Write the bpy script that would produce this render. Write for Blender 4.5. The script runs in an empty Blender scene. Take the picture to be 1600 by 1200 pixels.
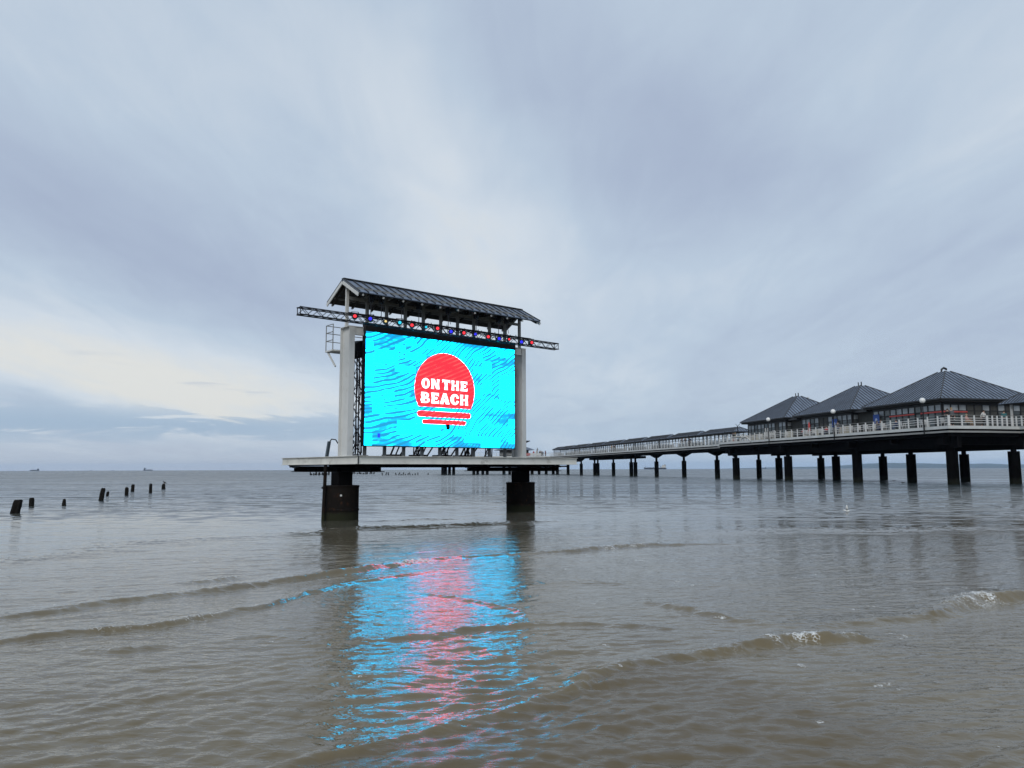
import bpy, bmesh, math, random
import numpy as np
from mathutils import Vector, Matrix

R = math.radians
C = bpy.context.scene.collection
scene = bpy.context.scene
random.seed(11)
rng = np.random.default_rng(5)

# ------------------------------------------------------------------ camera, sky, sun, exposure
EYE = 1.65
FPX = 1193.0                                    # focal length in pixels of a 1600 px wide picture
PITCH = math.atan(133.3 / FPX)
ROLL = R(0.165)
cam_data = bpy.data.cameras.new("camera")
cam = bpy.data.objects.new("camera", cam_data)
C.objects.link(cam)
scene.camera = cam
cam_data.sensor_width = 36.0
cam_data.lens = 36.0 * FPX / 1600.0
cam_data.clip_start = 0.1
cam_data.clip_end = 60000.0
_f = Vector((0, math.cos(PITCH), math.sin(PITCH)))
_u = Vector((0, -math.sin(PITCH), math.cos(PITCH)))
_r = Vector((1, 0, 0))
CR = _r * math.cos(ROLL) - _u * math.sin(ROLL)
CU = _u * math.cos(ROLL) + _r * math.sin(ROLL)
cam.matrix_world = Matrix(((CR.x, CU.x, -_f.x, 0), (CR.y, CU.y, -_f.y, 0), (CR.z, CU.z, -_f.z, EYE), (0, 0, 0, 1)))
scene.render.resolution_x, scene.render.resolution_y = 1024, 768

def ray(px, py):
    return _f + CR * ((px - 800) / FPX) - CU * ((py - 600) / FPX)
def ground(px, py):
    r = ray(px, py); t = -EYE / r.z
    return Vector((r.x * t, r.y * t))
def at(px, py, Y):
    r = ray(px, py); t = Y / r.y
    return Vector((r.x * t, Y, EYE + r.z * t))

SUN_EL, SUN_AZ = R(36), R(-163)                 # azimuth from +Y, clockwise
sun_data = bpy.data.lights.new("sun", 'SUN')
sun_data.energy = 1.3
sun_data.angle = R(25)
sun_data.color = (1.0, 0.96, 0.9)
sun = bpy.data.objects.new("sun", sun_data)
C.objects.link(sun)
sd = Vector((math.sin(SUN_AZ) * math.cos(SUN_EL), math.cos(SUN_AZ) * math.cos(SUN_EL), math.sin(SUN_EL)))
sun.rotation_euler = (-sd).to_track_quat('-Z', 'Y').to_euler()
sun.location = (-30, -30, 60)

world = bpy.data.worlds.new("World")
scene.world = world
world.use_nodes = True
scene.view_settings.view_transform = 'Standard'
scene.view_settings.look = 'None'
scene.view_settings.exposure = 0.13
scene.view_settings.gamma = 1.0
scene.cycles.use_denoising = True
scene.cycles.max_bounces = 8
scene.cycles.glossy_bounces = 4
scene.cycles.volume_bounces = 1
scene.cycles.sample_clamp_indirect = 6.0

class NT:
    """small helper for building node trees"""
    def __init__(self, nt):
        self.nt = nt; self.n = nt.nodes; self.l = nt.links
    def new(self, t, **kw):
        n = self.n.new(t)
        for k, v in kw.items(): setattr(n, k, v)
        return n
    def set(self, sock, v):
        if hasattr(v, 'is_output') or isinstance(v, bpy.types.NodeSocket): self.l.new(v, sock)
        else: sock.default_value = v
    def m(self, op, a, b=0.0, c=None, clamp=False):
        n = self.new('ShaderNodeMath', operation=op, use_clamp=clamp)
        self.set(n.inputs[0], a); self.set(n.inputs[1], b)
        if c is not None: self.set(n.inputs[2], c)
        return n.outputs[0]
    def vec(self, x, y, z=0.0):
        n = self.new('ShaderNodeCombineXYZ')
        for s, v in zip(n.inputs, (x, y, z)): self.set(s, v)
        return n.outputs[0]
    def noise(self, v, scale=1.0, detail=3.0, rough=0.5, dist=0.0):
        n = self.new('ShaderNodeTexNoise')
        self.l.new(v, n.inputs['Vector'])
        n.inputs['Scale'].default_value = scale; n.inputs['Detail'].default_value = detail
        n.inputs['Roughness'].default_value = rough; n.inputs['Distortion'].default_value = dist
        return n.outputs['Fac']
    def mix(self, f, a, b, blend='MIX'):
        n = self.new('ShaderNodeMix', data_type='RGBA', blend_type=blend)
        self.set(n.inputs[0], f); self.set(n.inputs[6], a); self.set(n.inputs[7], b)
        return n.outputs[2]
    def ramp(self, f, stops, interp='LINEAR'):
        n = self.new('ShaderNodeValToRGB')
        n.color_ramp.interpolation = interp
        e = n.color_ramp.elements
        while len(e) < len(stops): e.new(0.5)
        for el, (p, c) in zip(e, stops): el.position = p; el.color = c if len(c) == 4 else (*c, 1)
        self.set(n.inputs[0], f)
        return n.outputs[0]
    def smooth(self, v, a, b):
        n = self.new('ShaderNodeMapRange', interpolation_type='SMOOTHSTEP')
        self.set(n.inputs[0], v); n.inputs[1].default_value = a; n.inputs[2].default_value = b
        return n.outputs[0]

def build_sky():
    nt = world.node_tree; nt.nodes.clear(); g = NT(nt)
    out = g.new('ShaderNodeOutputWorld'); bg = g.new('ShaderNodeBackground'); bg2 = g.new('ShaderNodeBackground')
    sky = g.new('ShaderNodeTexSky', sky_type='NISHITA')
    sky.sun_disc = False; sky.sun_elevation = SUN_EL; sky.sun_rotation = SUN_AZ
    sky.air_density = 1.0; sky.dust_density = 2.0
    nt.links.new(sky.outputs[0], bg.inputs[0]); bg.inputs[1].default_value = 0.1
    tc = g.new('ShaderNodeTexCoord'); sp = g.new('ShaderNodeSeparateXYZ')
    nt.links.new(tc.outputs['Generated'], sp.inputs[0])
    x, y, z = sp.outputs
    az = g.m('ARCTAN2', x, y)
    el = g.m('ARCSINE', z)
    elp = g.m('MAXIMUM', el, 0.0)
    # cloud deck: streaks on a flat layer overhead, running away over the sea
    k = g.m('ADD', g.m('MAXIMUM', z, 0.0), 0.10)
    cx = g.m('DIVIDE', x, k); cy = g.m('DIVIDE', y, k)
    fan = g.noise(g.vec(g.m('MULTIPLY', cx, 1.1), g.m('MULTIPLY', cy, 0.32), 3.7), 1.0, 4.0, 0.5, 0.6)
    soft = g.noise(g.vec(g.m('MULTIPLY', cx, 0.55), g.m('MULTIPLY', cy, 0.25), 9.1), 1.0, 2.0, 0.45, 0.3)
    fine = g.noise(g.vec(g.m('MULTIPLY', cx, 3.2), g.m('MULTIPLY', cy, 1.3), 1.3), 1.0, 5.0, 0.6, 0.8)
    vein = g.noise(g.vec(g.m('MULTIPLY', cx, 5.5), g.m('MULTIPLY', cy, 1.7), 4.3), 1.0, 7.0, 0.62, 1.2)
    warp = g.noise(g.vec(g.m('MULTIPLY', az, 2.2), g.m('MULTIPLY', el, 5.0), 5.5), 1.0, 3.0, 0.55)
    azw = g.m('ADD', az, g.m('MULTIPLY', g.m('SUBTRACT', warp, 0.5), 0.22))
    elw = g.m('ADD', el, g.m('MULTIPLY', g.m('SUBTRACT', fan, 0.5), 0.10))
    def blob(ad, ed, sa, se, rot, amp):
        """soft cloud mass at azimuth / elevation (degrees)"""
        c, s = math.cos(R(rot)), math.sin(R(rot))
        da = g.m('SUBTRACT', azw, R(ad)); de = g.m('SUBTRACT', elw, R(ed))
        p = g.m('ADD', g.m('MULTIPLY', da, c), g.m('MULTIPLY', de, s))
        q = g.m('SUBTRACT', g.m('MULTIPLY', de, c), g.m('MULTIPLY', da, s))
        p = g.m('DIVIDE', p, R(sa)); q = g.m('DIVIDE', q, R(se))
        e = g.m('EXPONENT', g.m('MULTIPLY', g.m('ADD', g.m('MULTIPLY', p, p), g.m('MULTIPLY', q, q)), -1.0))
        return g.m('MULTIPLY', e, amp)
    t = g.m('ADD', 0.475, g.m('MULTIPLY', g.m('SUBTRACT', fan, 0.5), 0.42))
    t = g.m('ADD', t, g.m('MULTIPLY', g.m('SUBTRACT', soft, 0.5), 0.25))
    t = g.m('ADD', t, g.m('MULTIPLY', g.m('SUBTRACT', fine, 0.5), 0.24))
    t = g.m('ADD', t, g.m('MULTIPLY', g.m('SUBTRACT', vein, 0.5), 0.20))
    for b in ((-9, 25, 16, 6.5, -48, 0.20), (-2.5, 14, 9, 7, -40, 0.10), (-28, 29, 16, 6, -10, 0.12),
              (-29, 18, 17, 4.2, -16, -0.15), (-18, 11.5, 12, 3.0, -16, -0.17), (8, 27, 16, 5, -20, -0.20),
              (15, 19.5, 14, 4.5, -14, -0.20), (29, 21, 13, 3.2, 22, 0.12), (20, 15, 14, 3, 15, 0.08),
              (30, 9, 20, 4, 0, -0.10), (-31, 7.2, 17, 3.3, -9, 0.40), (-16, 5.4, 12, 2.2, -12, 0.22), (5, 4, 16, 3, 0, -0.04)):
        t = g.m('ADD', t, blob(*b))
    col = g.ramp(t, [(0.08, (0.345, 0.405, 0.540)), (0.30, (0.405, 0.480, 0.605)), (0.50, (0.475, 0.565, 0.675)),
                     (0.72, (0.605, 0.670, 0.740)), (0.95, (0.715, 0.720, 0.695))])
    # low, ragged blue cloud bank near the horizon, heavier on the left
    lown = g.noise(g.vec(g.m('MULTIPLY', az, 6.0), g.m('MULTIPLY', el, 46.0), 2.2), 1.0, 7.0, 0.60, 0.9)
    bandp = g.m('DIVIDE', g.m('SUBTRACT', el, R(2.9)), R(1.35))
    band = g.m('EXPONENT', g.m('MULTIPLY', g.m('MULTIPLY', bandp, bandp), -1.0))
    left = g.smooth(az, R(2), R(-22))
    low = g.smooth(g.m('ADD', lown, g.m('MULTIPLY', band, 0.24)), 0.60, 0.70)
    low = g.m('MULTIPLY', g.m('MULTIPLY', low, band), g.m('ADD', 0.25, g.m('MULTIPLY', left, 0.75)))
    col = g.mix(low, col, (0.335, 0.455, 0.60, 1))
    wisp = g.noise(g.vec(g.m('MULTIPLY', az, 7.0), g.m('MULTIPLY', el, 60.0), 7.9), 1.0, 4.0, 0.55, 0.4)
    wb = g.m('DIVIDE', g.m('SUBTRACT', el, R(4.6)), R(3.0))
    wband = g.m('EXPONENT', g.m('MULTIPLY', g.m('MULTIPLY', wb, wb), -1.0))
    col = g.mix(g.m('MULTIPLY', g.m('MULTIPLY', g.smooth(wisp, 0.60, 0.74), wband), 0.55), col, (0.36, 0.44, 0.575, 1))
    # pale clear strip along the horizon
    hz = g.m('EXPONENT', g.m('MULTIPLY', g.m('DIVIDE', elp, R(1.3)), -1.0))
    rosy = g.mix(left, (0.43, 0.55, 0.70, 1), (0.60, 0.605, 0.635, 1))
    col = g.mix(g.m('MULTIPLY', hz, 0.75), col, rosy)
    nt.links.new(col, bg2.inputs[0]); bg2.inputs[1].default_value = 1.0
    mx = g.new('ShaderNodeMixShader')
    mx.inputs[0].default_value = 0.93                  # the cloud deck is nearly closed
    nt.links.new(bg.outputs[0], mx.inputs[1]); nt.links.new(bg2.outputs[0], mx.inputs[2])
    nt.links.new(mx.outputs[0], out.inputs[0])
build_sky()

# ------------------------------------------------------------------ materials
def mat(name, color, rough=0.6, metal=0.0, var=0.25, nscale=3.0, bump=0.0, bscale=40.0, streak=0.0, dirt=None, spec=None, tide=None):
    m = bpy.data.materials.new(name); m.use_nodes = True
    g = NT(m.node_tree); b = g.n['Principled BSDF']
    tc = g.new('ShaderNodeTexCoord'); v = tc.outputs['Object']
    f = g.noise(v, nscale, 4.0, 0.6)
    if streak:
        mp = g.new('ShaderNodeMapping'); mp.inputs['Scale'].default_value = (1, 1, 0.08)
        g.l.new(v, mp.inputs[0])
        f2 = g.noise(mp.outputs[0], streak, 4.0, 0.6)
        f = g.m('MULTIPLY', g.m('ADD', f, f2), 0.5)
    lo = tuple(c * (1 - var) for c in color) + (1,); hi = tuple(min(1, c * (1 + var)) for c in color) + (1,)
    col = g.ramp(f, [(0.3, lo), (0.7, hi)])
    if dirt:
        d = g.noise(v, nscale * 2.7, 6.0, 0.65)
        col = g.mix(g.smooth(d, 0.55, 0.72), col, (*dirt, 1))
    if tide:                                            # growth and wet weed up to the high-water line
        sp = g.new('ShaderNodeSeparateXYZ'); g.l.new(v, sp.inputs[0])
        zz = g.m('ADD', sp.outputs[2], g.m('MULTIPLY', g.m('SUBTRACT', g.noise(v, 4.0, 5.0, 0.7), 0.5), tide[1] * 1.6))
        col = g.mix(g.m('SUBTRACT', 1.0, g.smooth(zz, tide[0], tide[0] + tide[1])), col, (*tide[2], 1))
    g.l.new(col, b.inputs['Base Color'])
    b.inputs['Roughness'].default_value = rough; b.inputs['Metallic'].default_value = metal
    if spec is not None: b.inputs['Specular IOR Level'].default_value = spec
    if bump:
        bn = g.new('ShaderNodeBump'); bn.inputs['Strength'].default_value = bump; bn.inputs['Distance'].default_value = 0.01
        g.l.new(g.noise(v, bscale, 4.0, 0.6), bn.inputs['Height']); g.l.new(bn.outputs[0], b.inputs['Normal'])
    return m

def emit(name, color, strength):
    m = bpy.data.materials.new(name); m.use_nodes = True
    b = m.node_tree.nodes['Principled BSDF']
    b.inputs['Base Color'].default_value = (*[c * 0.2 for c in color], 1)
    b.inputs['Emission Color'].default_value = (*color, 1); b.inputs['Emission Strength'].default_value = strength
    return m

M = {
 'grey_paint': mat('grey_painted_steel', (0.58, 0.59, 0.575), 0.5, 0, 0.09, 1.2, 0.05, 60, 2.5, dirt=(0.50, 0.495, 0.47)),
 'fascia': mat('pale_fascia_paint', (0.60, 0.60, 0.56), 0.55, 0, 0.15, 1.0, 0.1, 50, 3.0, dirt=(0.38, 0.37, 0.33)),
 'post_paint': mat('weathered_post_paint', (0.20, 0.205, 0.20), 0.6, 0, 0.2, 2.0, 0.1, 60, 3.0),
 'roof': mat('zinc_roof', (0.128, 0.162, 0.220), 0.5, 0.0, 0.42, 0.45, 0.1, 25, 1.5),
 'roof_edge': mat('dark_gutter_and_seam_shade', (0.035, 0.037, 0.042), 0.5, 0.2, 0.2, 2.0),
 'soffit': mat('dark_soffit_board', (0.03, 0.03, 0.029), 0.8, 0, 0.2, 2.0),
 'black_metal': mat('black_truss_steel', (0.009, 0.009, 0.011), 0.55, 0.0, 0.3, 6.0, spec=0.2),
 'black_cloth': mat('black_cloth', (0.010, 0.010, 0.013), 0.9, 0, 0.3, 4.0, 0.3, 30),
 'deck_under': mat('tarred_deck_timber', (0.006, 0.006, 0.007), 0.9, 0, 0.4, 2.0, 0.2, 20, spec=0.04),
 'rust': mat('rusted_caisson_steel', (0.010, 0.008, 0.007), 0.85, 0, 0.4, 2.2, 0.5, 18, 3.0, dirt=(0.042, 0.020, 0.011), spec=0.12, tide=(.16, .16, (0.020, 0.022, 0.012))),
 'shaded_tar': mat('shaded_tarred_pile', (0.0035, 0.0035, 0.004), 0.9, 0, 0.5, 1.5, 0.4, 9, 2.0, spec=0.02, tide=(.35, .4, (0.012, 0.013, 0.010))),  # tar colour taken down near black to hold the shade under the pier
 'ledge': mat('zinc_ledge', (0.26, 0.265, 0.26), 0.6, 0, 0.2, 0.8, 0, 1, 1.0),
 'kerb': mat('white_kerb_paint', (0.55, 0.57, 0.56), 0.6, 0, 0.12, 0.8),
 'white': mat('white_paint', (0.62, 0.63, 0.62), 0.5, 0, 0.1, 1.5),
 'white_plastic': mat('white_plastic', (0.50, 0.50, 0.49), 0.4, 0, 0.08, 3.0),
 'planks': mat('deck_planks', (0.16, 0.14, 0.12), 0.8, 0, 0.3, 3.0, 0.2, 20),
 'dark_frame': mat('dark_window_frame', (0.016, 0.017, 0.019), 0.5, 0.1, 0.2, 3.0),
 'dark_wall': mat('dark_timber_wall', (0.055, 0.055, 0.05), 0.7, 0, 0.3, 2.0, 0.2, 30, 5.0),
 'glass': mat('window_glass', (0.085, 0.10, 0.10), 0.04, 0, 0.5, 0.35),
 'transom_glass': mat('pale_transom_glass', (0.30, 0.33, 0.35), 0.12, 0, 0.3, 0.8),
 'pale_glass': mat('pale_glazing', (0.42, 0.45, 0.46), 0.12, 0, 0.35, 0.6),
 'red_strip': mat('red_awning', (0.42, 0.06, 0.055), 0.7, 0, 0.2, 3.0),
 'blue_banner': mat('blue_cloth', (0.025, 0.07, 0.27), 0.75, 0, 0.2, 2.0),
 'emblem': mat('pale_emblem', (0.30, 0.36, 0.50), 0.7, 0, 0.2, 2.0),
 'cream': mat('cream_panel', (0.42, 0.39, 0.31), 0.7, 0, 0.15, 1.0),
 'old_wood': mat('waterlogged_wood', (0.009, 0.008, 0.007), 0.8, 0, 0.5, 3.0, 0.8, 14, 8.0, spec=0.15),
 'chain': mat('steel_chain', (0.05, 0.05, 0.055), 0.5, 0.6, 0.3, 8.0),
 'hose': mat('blue_grey_pole', (0.05, 0.07, 0.085), 0.5, 0, 0.2, 4.0),
 'ship_dark': mat('ship_hull', (0.03, 0.035, 0.05), 0.6, 0, 0.3, 0.05),
 'ship_white': mat('ship_house', (0.55, 0.54, 0.50), 0.6, 0, 0.1, 0.1),
 'ship_brown': mat('ship_deck_gear', (0.16, 0.09, 0.06), 0.7, 0, 0.2, 0.2),
 'gull_white': mat('gull_white_feather', (0.74, 0.74, 0.72), 0.8, 0, 0.06, 6.0),
 'gull_grey': mat('gull_grey_feather', (0.34, 0.36, 0.39), 0.8, 0, 0.12, 6.0),
 'gull_dark': mat('gull_dark_feather', (0.03, 0.03, 0.032), 0.8, 0, 0.3, 6.0),
 'beak': mat('yellow_beak', (0.55, 0.33, 0.05), 0.5, 0, 0.1, 6.0),
 'skin': mat('skin', (0.42, 0.26, 0.19), 0.6, 0, 0.08, 8.0),
 'hair_dark': mat('dark_hair', (0.02, 0.014, 0.010), 0.7, 0, 0.2, 20.0),
 'hair_fair': mat('fair_hair', (0.30, 0.22, 0.12), 0.7, 0, 0.2, 20.0),
 'lamp_globe': mat('white_lamp_globe', (0.78, 0.78, 0.76), 0.25, 0, 0.03, 2.0),
 'hill': mat('distant_woodland', (0.035, 0.05, 0.03), 0.9, 0, 0.5, 0.004),
}
CLOTH = {k: mat(k + '_clothing', c, 0.85, 0, 0.15, 8.0) for k, c in {
 'black': (0.014, 0.014, 0.016), 'navy': (0.02, 0.03, 0.075), 'red': (0.38, 0.03, 0.035), 'white': (0.6, 0.6, 0.58), 'grey': (0.10, 0.10, 0.11),
 'olive': (0.08, 0.08, 0.04), 'tan': (0.30, 0.22, 0.14), 'rose': (0.42, 0.22, 0.19), 'denim': (0.05, 0.075, 0.13), 'teal': (0.03, 0.13, 0.14)}.items()}

# ------------------------------------------------------------------ mesh helpers
class MB:
    def __init__(self): self.v = []; self.f = []; self.mi = []; self.cur = 0
    def add(self, vs, fs):
        n = len(self.v); self.v += [tuple(p) for p in vs]; self.f += [tuple(i + n for i in f) for f in fs]; self.mi += [self.cur] * (len(self.f) - len(self.mi)); return self
    def box(self, x0, x1, y0, y1, z0, z1):
        return self.add([(x0, y0, z0), (x1, y0, z0), (x1, y1, z0), (x0, y1, z0), (x0, y0, z1), (x1, y0, z1), (x1, y1, z1), (x0, y1, z1)],
                        [(3, 2, 1, 0), (4, 5, 6, 7), (0, 1, 5, 4), (1, 2, 6, 5), (2, 3, 7, 6), (3, 0, 4, 7)])
    def beam(self, p0, p1, w, h=None, up=(0, 0, 1)):
        h = w if h is None else h
        p0 = Vector(p0); p1 = Vector(p1); d = (p1 - p0).normalized(); u = Vector(up)
        if abs(d.dot(u)) > 0.98: u = Vector((1, 0, 0))
        s = d.cross(u).normalized() * (w / 2); t = s.cross(d).normalized() * (h / 2)
        vs = [p + a * s + b * t for p in (p0, p1) for a, b in ((-1, -1), (1, -1), (1, 1), (-1, 1))]
        return self.add(vs, [(3, 2, 1, 0), (4, 5, 6, 7), (0, 1, 5, 4), (1, 2, 6, 5), (2, 3, 7, 6), (3, 0, 4, 7)])
    def loft(self, rings, caps=True):
        n = len(rings[0]); base = len(self.v)
        for r in rings: self.v += [tuple(p) for p in r]
        for k in range(len(rings) - 1):
            for i in range(n):
                j = (i + 1) % n
                self.f.append((base + k * n + i, base + k * n + j, base + (k + 1) * n + j, base + (k + 1) * n + i))
        if caps:
            self.f.append(tuple(base + i for i in reversed(range(n))))
            self.f.append(tuple(base + (len(rings) - 1) * n + i for i in range(n)))
        return self
    def tube(self, pts, r, n=8, caps=True):
        pts = [Vector(p) for p in pts]
        rs = r if isinstance(r, (list, tuple)) else [r] * len(pts)
        rings = []; ref = None
        for i, p in enumerate(pts):
            d = (pts[min(i + 1, len(pts) - 1)] - pts[max(i - 1, 0)]).normalized()
            if ref is None or abs(ref.dot(d)) > 0.95: ref = Vector((0, 0, 1)) if abs(d.z) < 0.9 else Vector((1, 0, 0))
            a = d.cross(ref).normalized(); b = d.cross(a).normalized(); ref = ref - d * ref.dot(d); ref.normalize()
            rings.append([p + (a * math.cos(-2 * math.pi * k / n) + b * math.sin(-2 * math.pi * k / n)) * rs[i] for k in range(n)])
        return self.loft(rings, caps)
    def lathe(self, prof, n=24, c=(0, 0, 0)):
        rings = [[(c[0] + r * math.cos(2 * math.pi * k / n), c[1] + r * math.sin(2 * math.pi * k / n), c[2] + z) for k in range(n)] for r, z in prof]
        return self.loft(rings)
    def ball(self, c, r, n=12, m=8, sc=(1, 1, 1)):
        rings = []
        for i in range(1, m):
            th = math.pi * i / m
            rings.append([(c[0] + sc[0] * r * math.sin(th) * math.cos(2 * math.pi * k / n), c[1] + sc[1] * r * math.sin(th) * math.sin(2 * math.pi * k / n),
                           c[2] - sc[2] * r * math.cos(th)) for k in range(n)])
        return self.loft(rings)
    def prism(self, poly, y0, y1):
        """polygon in x,z extruded along y"""
        n = len(poly)
        self.add([(x, y0, z) for x, z in poly] + [(x, y1, z) for x, z in poly],
                 [tuple(range(n)), tuple(reversed(range(n, 2 * n)))] + [(i, i + n, (i + 1) % n + n, (i + 1) % n) for i in range(n)])
        return self
    def build(self, name, m=None, parent=None, smooth=False, bevel=0.0, loc=None, rz=0.0):
        me = bpy.data.meshes.new(name); me.from_pydata(self.v, [], self.f); me.update()
        bm = bmesh.new(); bm.from_mesh(me); bmesh.ops.recalc_face_normals(bm, faces=bm.faces); bm.to_mesh(me); bm.free()
        self.mi += [self.cur] * (len(self.f) - len(self.mi))
        for q in (m if isinstance(m, (list, tuple)) else [m]):
            if q: me.materials.append(q)
        if isinstance(m, (list, tuple)): me.polygons.foreach_set('material_index', self.mi)
        if smooth: me.polygons.foreach_set('use_smooth', [True] * len(me.polygons))
        o = bpy.data.objects.new(name, me); C.objects.link(o)
        if parent: o.parent = parent
        if loc is not None: o.location = loc
        o.rotation_euler.z = rz
        if bevel:
            b = o.modifiers.new('bevel', 'BEVEL'); b.width = bevel; b.segments = 2; b.limit_method = 'ANGLE'
        return o

def tag(o, label=None, cat=None, group=None, kind=None):
    if label: o['label'] = label
    if cat: o['category'] = cat
    if group: o['group'] = group
    if kind: o['kind'] = kind
    return o
def thing(name, label, cat, loc=(0, 0, 0), rz=0.0, group=None):
    o = bpy.data.objects.new(name, None); C.objects.link(o)
    o.location = loc; o.rotation_euler.z = rz; o.empty_display_size = 0.2
    return tag(o, label, cat, group)
def copy_tree(o, parent=None):
    c = o.copy(); C.objects.link(c)
    if parent is not None: c.parent = parent
    for ch in list(o.children): copy_tree(ch, c)
    return c

# ------------------------------------------------------------------ the sea: one sheet to the horizon
CRESTS = [  # picture path of each small breaker -> world path; height along it (m), front length, back length, foam spans (0..1 along)
 ([(-200, 985), (0, 965), (150, 945), (300, 929), (400, 912), (480, 903), (540, 897), (600, 882), (690, 872), (760, 868), (860, 862), (950, 856), (1100, 850), (1230, 851)],
  [.02, .027, .03, .036, .042, .06, .06, .04, .03, .036, .042, .055, .025, .008], .08, .30, [(.42, .50, .8), (.72, .82, .7)]),
 ([(-200, 1022), (0, 1003), (100, 996), (200, 988), (300, 975), (370, 958), (430, 944), (500, 925), (560, 910), (640, 899), (720, 885)],
  [.03, .034, .034, .034, .032, .031, .029, .027, .024, .018, .008], .06, .24, [(.20, .60, .34)]),
 ([(430, 1206), (560, 1172), (640, 1150), (740, 1125), (850, 1095), (950, 1058), (1000, 1045), (1100, 1020), (1180, 1006), (1230, 998), (1300, 996), (1370, 998), (1430, 1003)],
  [.020, .022, .022, .022, .023, .022, .028, .034, .04, .060, .060, .042, .01], .07, .24, [(.60, .72, .25), (.765, .885, 1.0), (.90, .95, .75)]),
 ([(1240, 985), (1330, 977), (1400, 972), (1470, 963), (1530, 945), (1560, 935), (1600, 930), (1700, 925), (1900, 922)],
  [.01, .025, .03, .05, .075, .08, .075, .07, .05], .10, .32, [(.36, .53, .58)]),
 ([(540, 1004), (620, 997), (700, 990), (760, 984), (840, 976), (960, 976), (1080, 981)], [.012, .022, .026, .028, .025, .022, .008], .08, .22, []),
 ([(650, 926), (700, 932), (750, 942), (800, 958), (840, 974)], [.008, .018, .020, .018, .006], .06, .16, []),
 ([(980, 938), (1050, 947), (1110, 957), (1160, 967), (1220, 978)], [.01, .025, .026, .02, .006], .10, .3, []),
 ([(120, 1018), (200, 1015), (280, 1009)], [.008, .022, .008], .10, .25, []),
 ([(330, 1004), (420, 996), (480, 1000)], [.006, .014, .006], .09, .25, []),
 ([(-100, 890), (60, 872), (200, 852), (330, 841), (480, 838)], [.02, .03, .03, .025, .01], .35, .9, []),
 ([(430, 838), (530, 827), (640, 824), (760, 819), (900, 812)], [.02, .045, .05, .045, .02], .25, .7, []),
 ([(560, 815), (650, 812), (760, 811)], [.015, .035, .015], .25, .6, []),
 ([(850, 914), (910, 909), (980, 912)], [.008, .02, .008], .12, .3, []),
 ([(280, 915), (340, 906), (370, 900)], [.01, .035, .012], .14, .35, []),
 ([(1050, 836), (1250, 828), (1400, 829), (1640, 822)], [.015, .035, .035, .02], .35, .9, []),
 ([(700, 1010), (800, 1024), (880, 1022), (980, 1012)], [.006, .014, .014, .006], .10, .3, []),
 ([(880, 1090), (960, 1073), (1060, 1060)], [.006, .015, .006], .09, .25, []),
 ([(560, 1050), (700, 1046), (860, 1040)], [.004, .010, .004], .09, .25, []),
]

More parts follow.
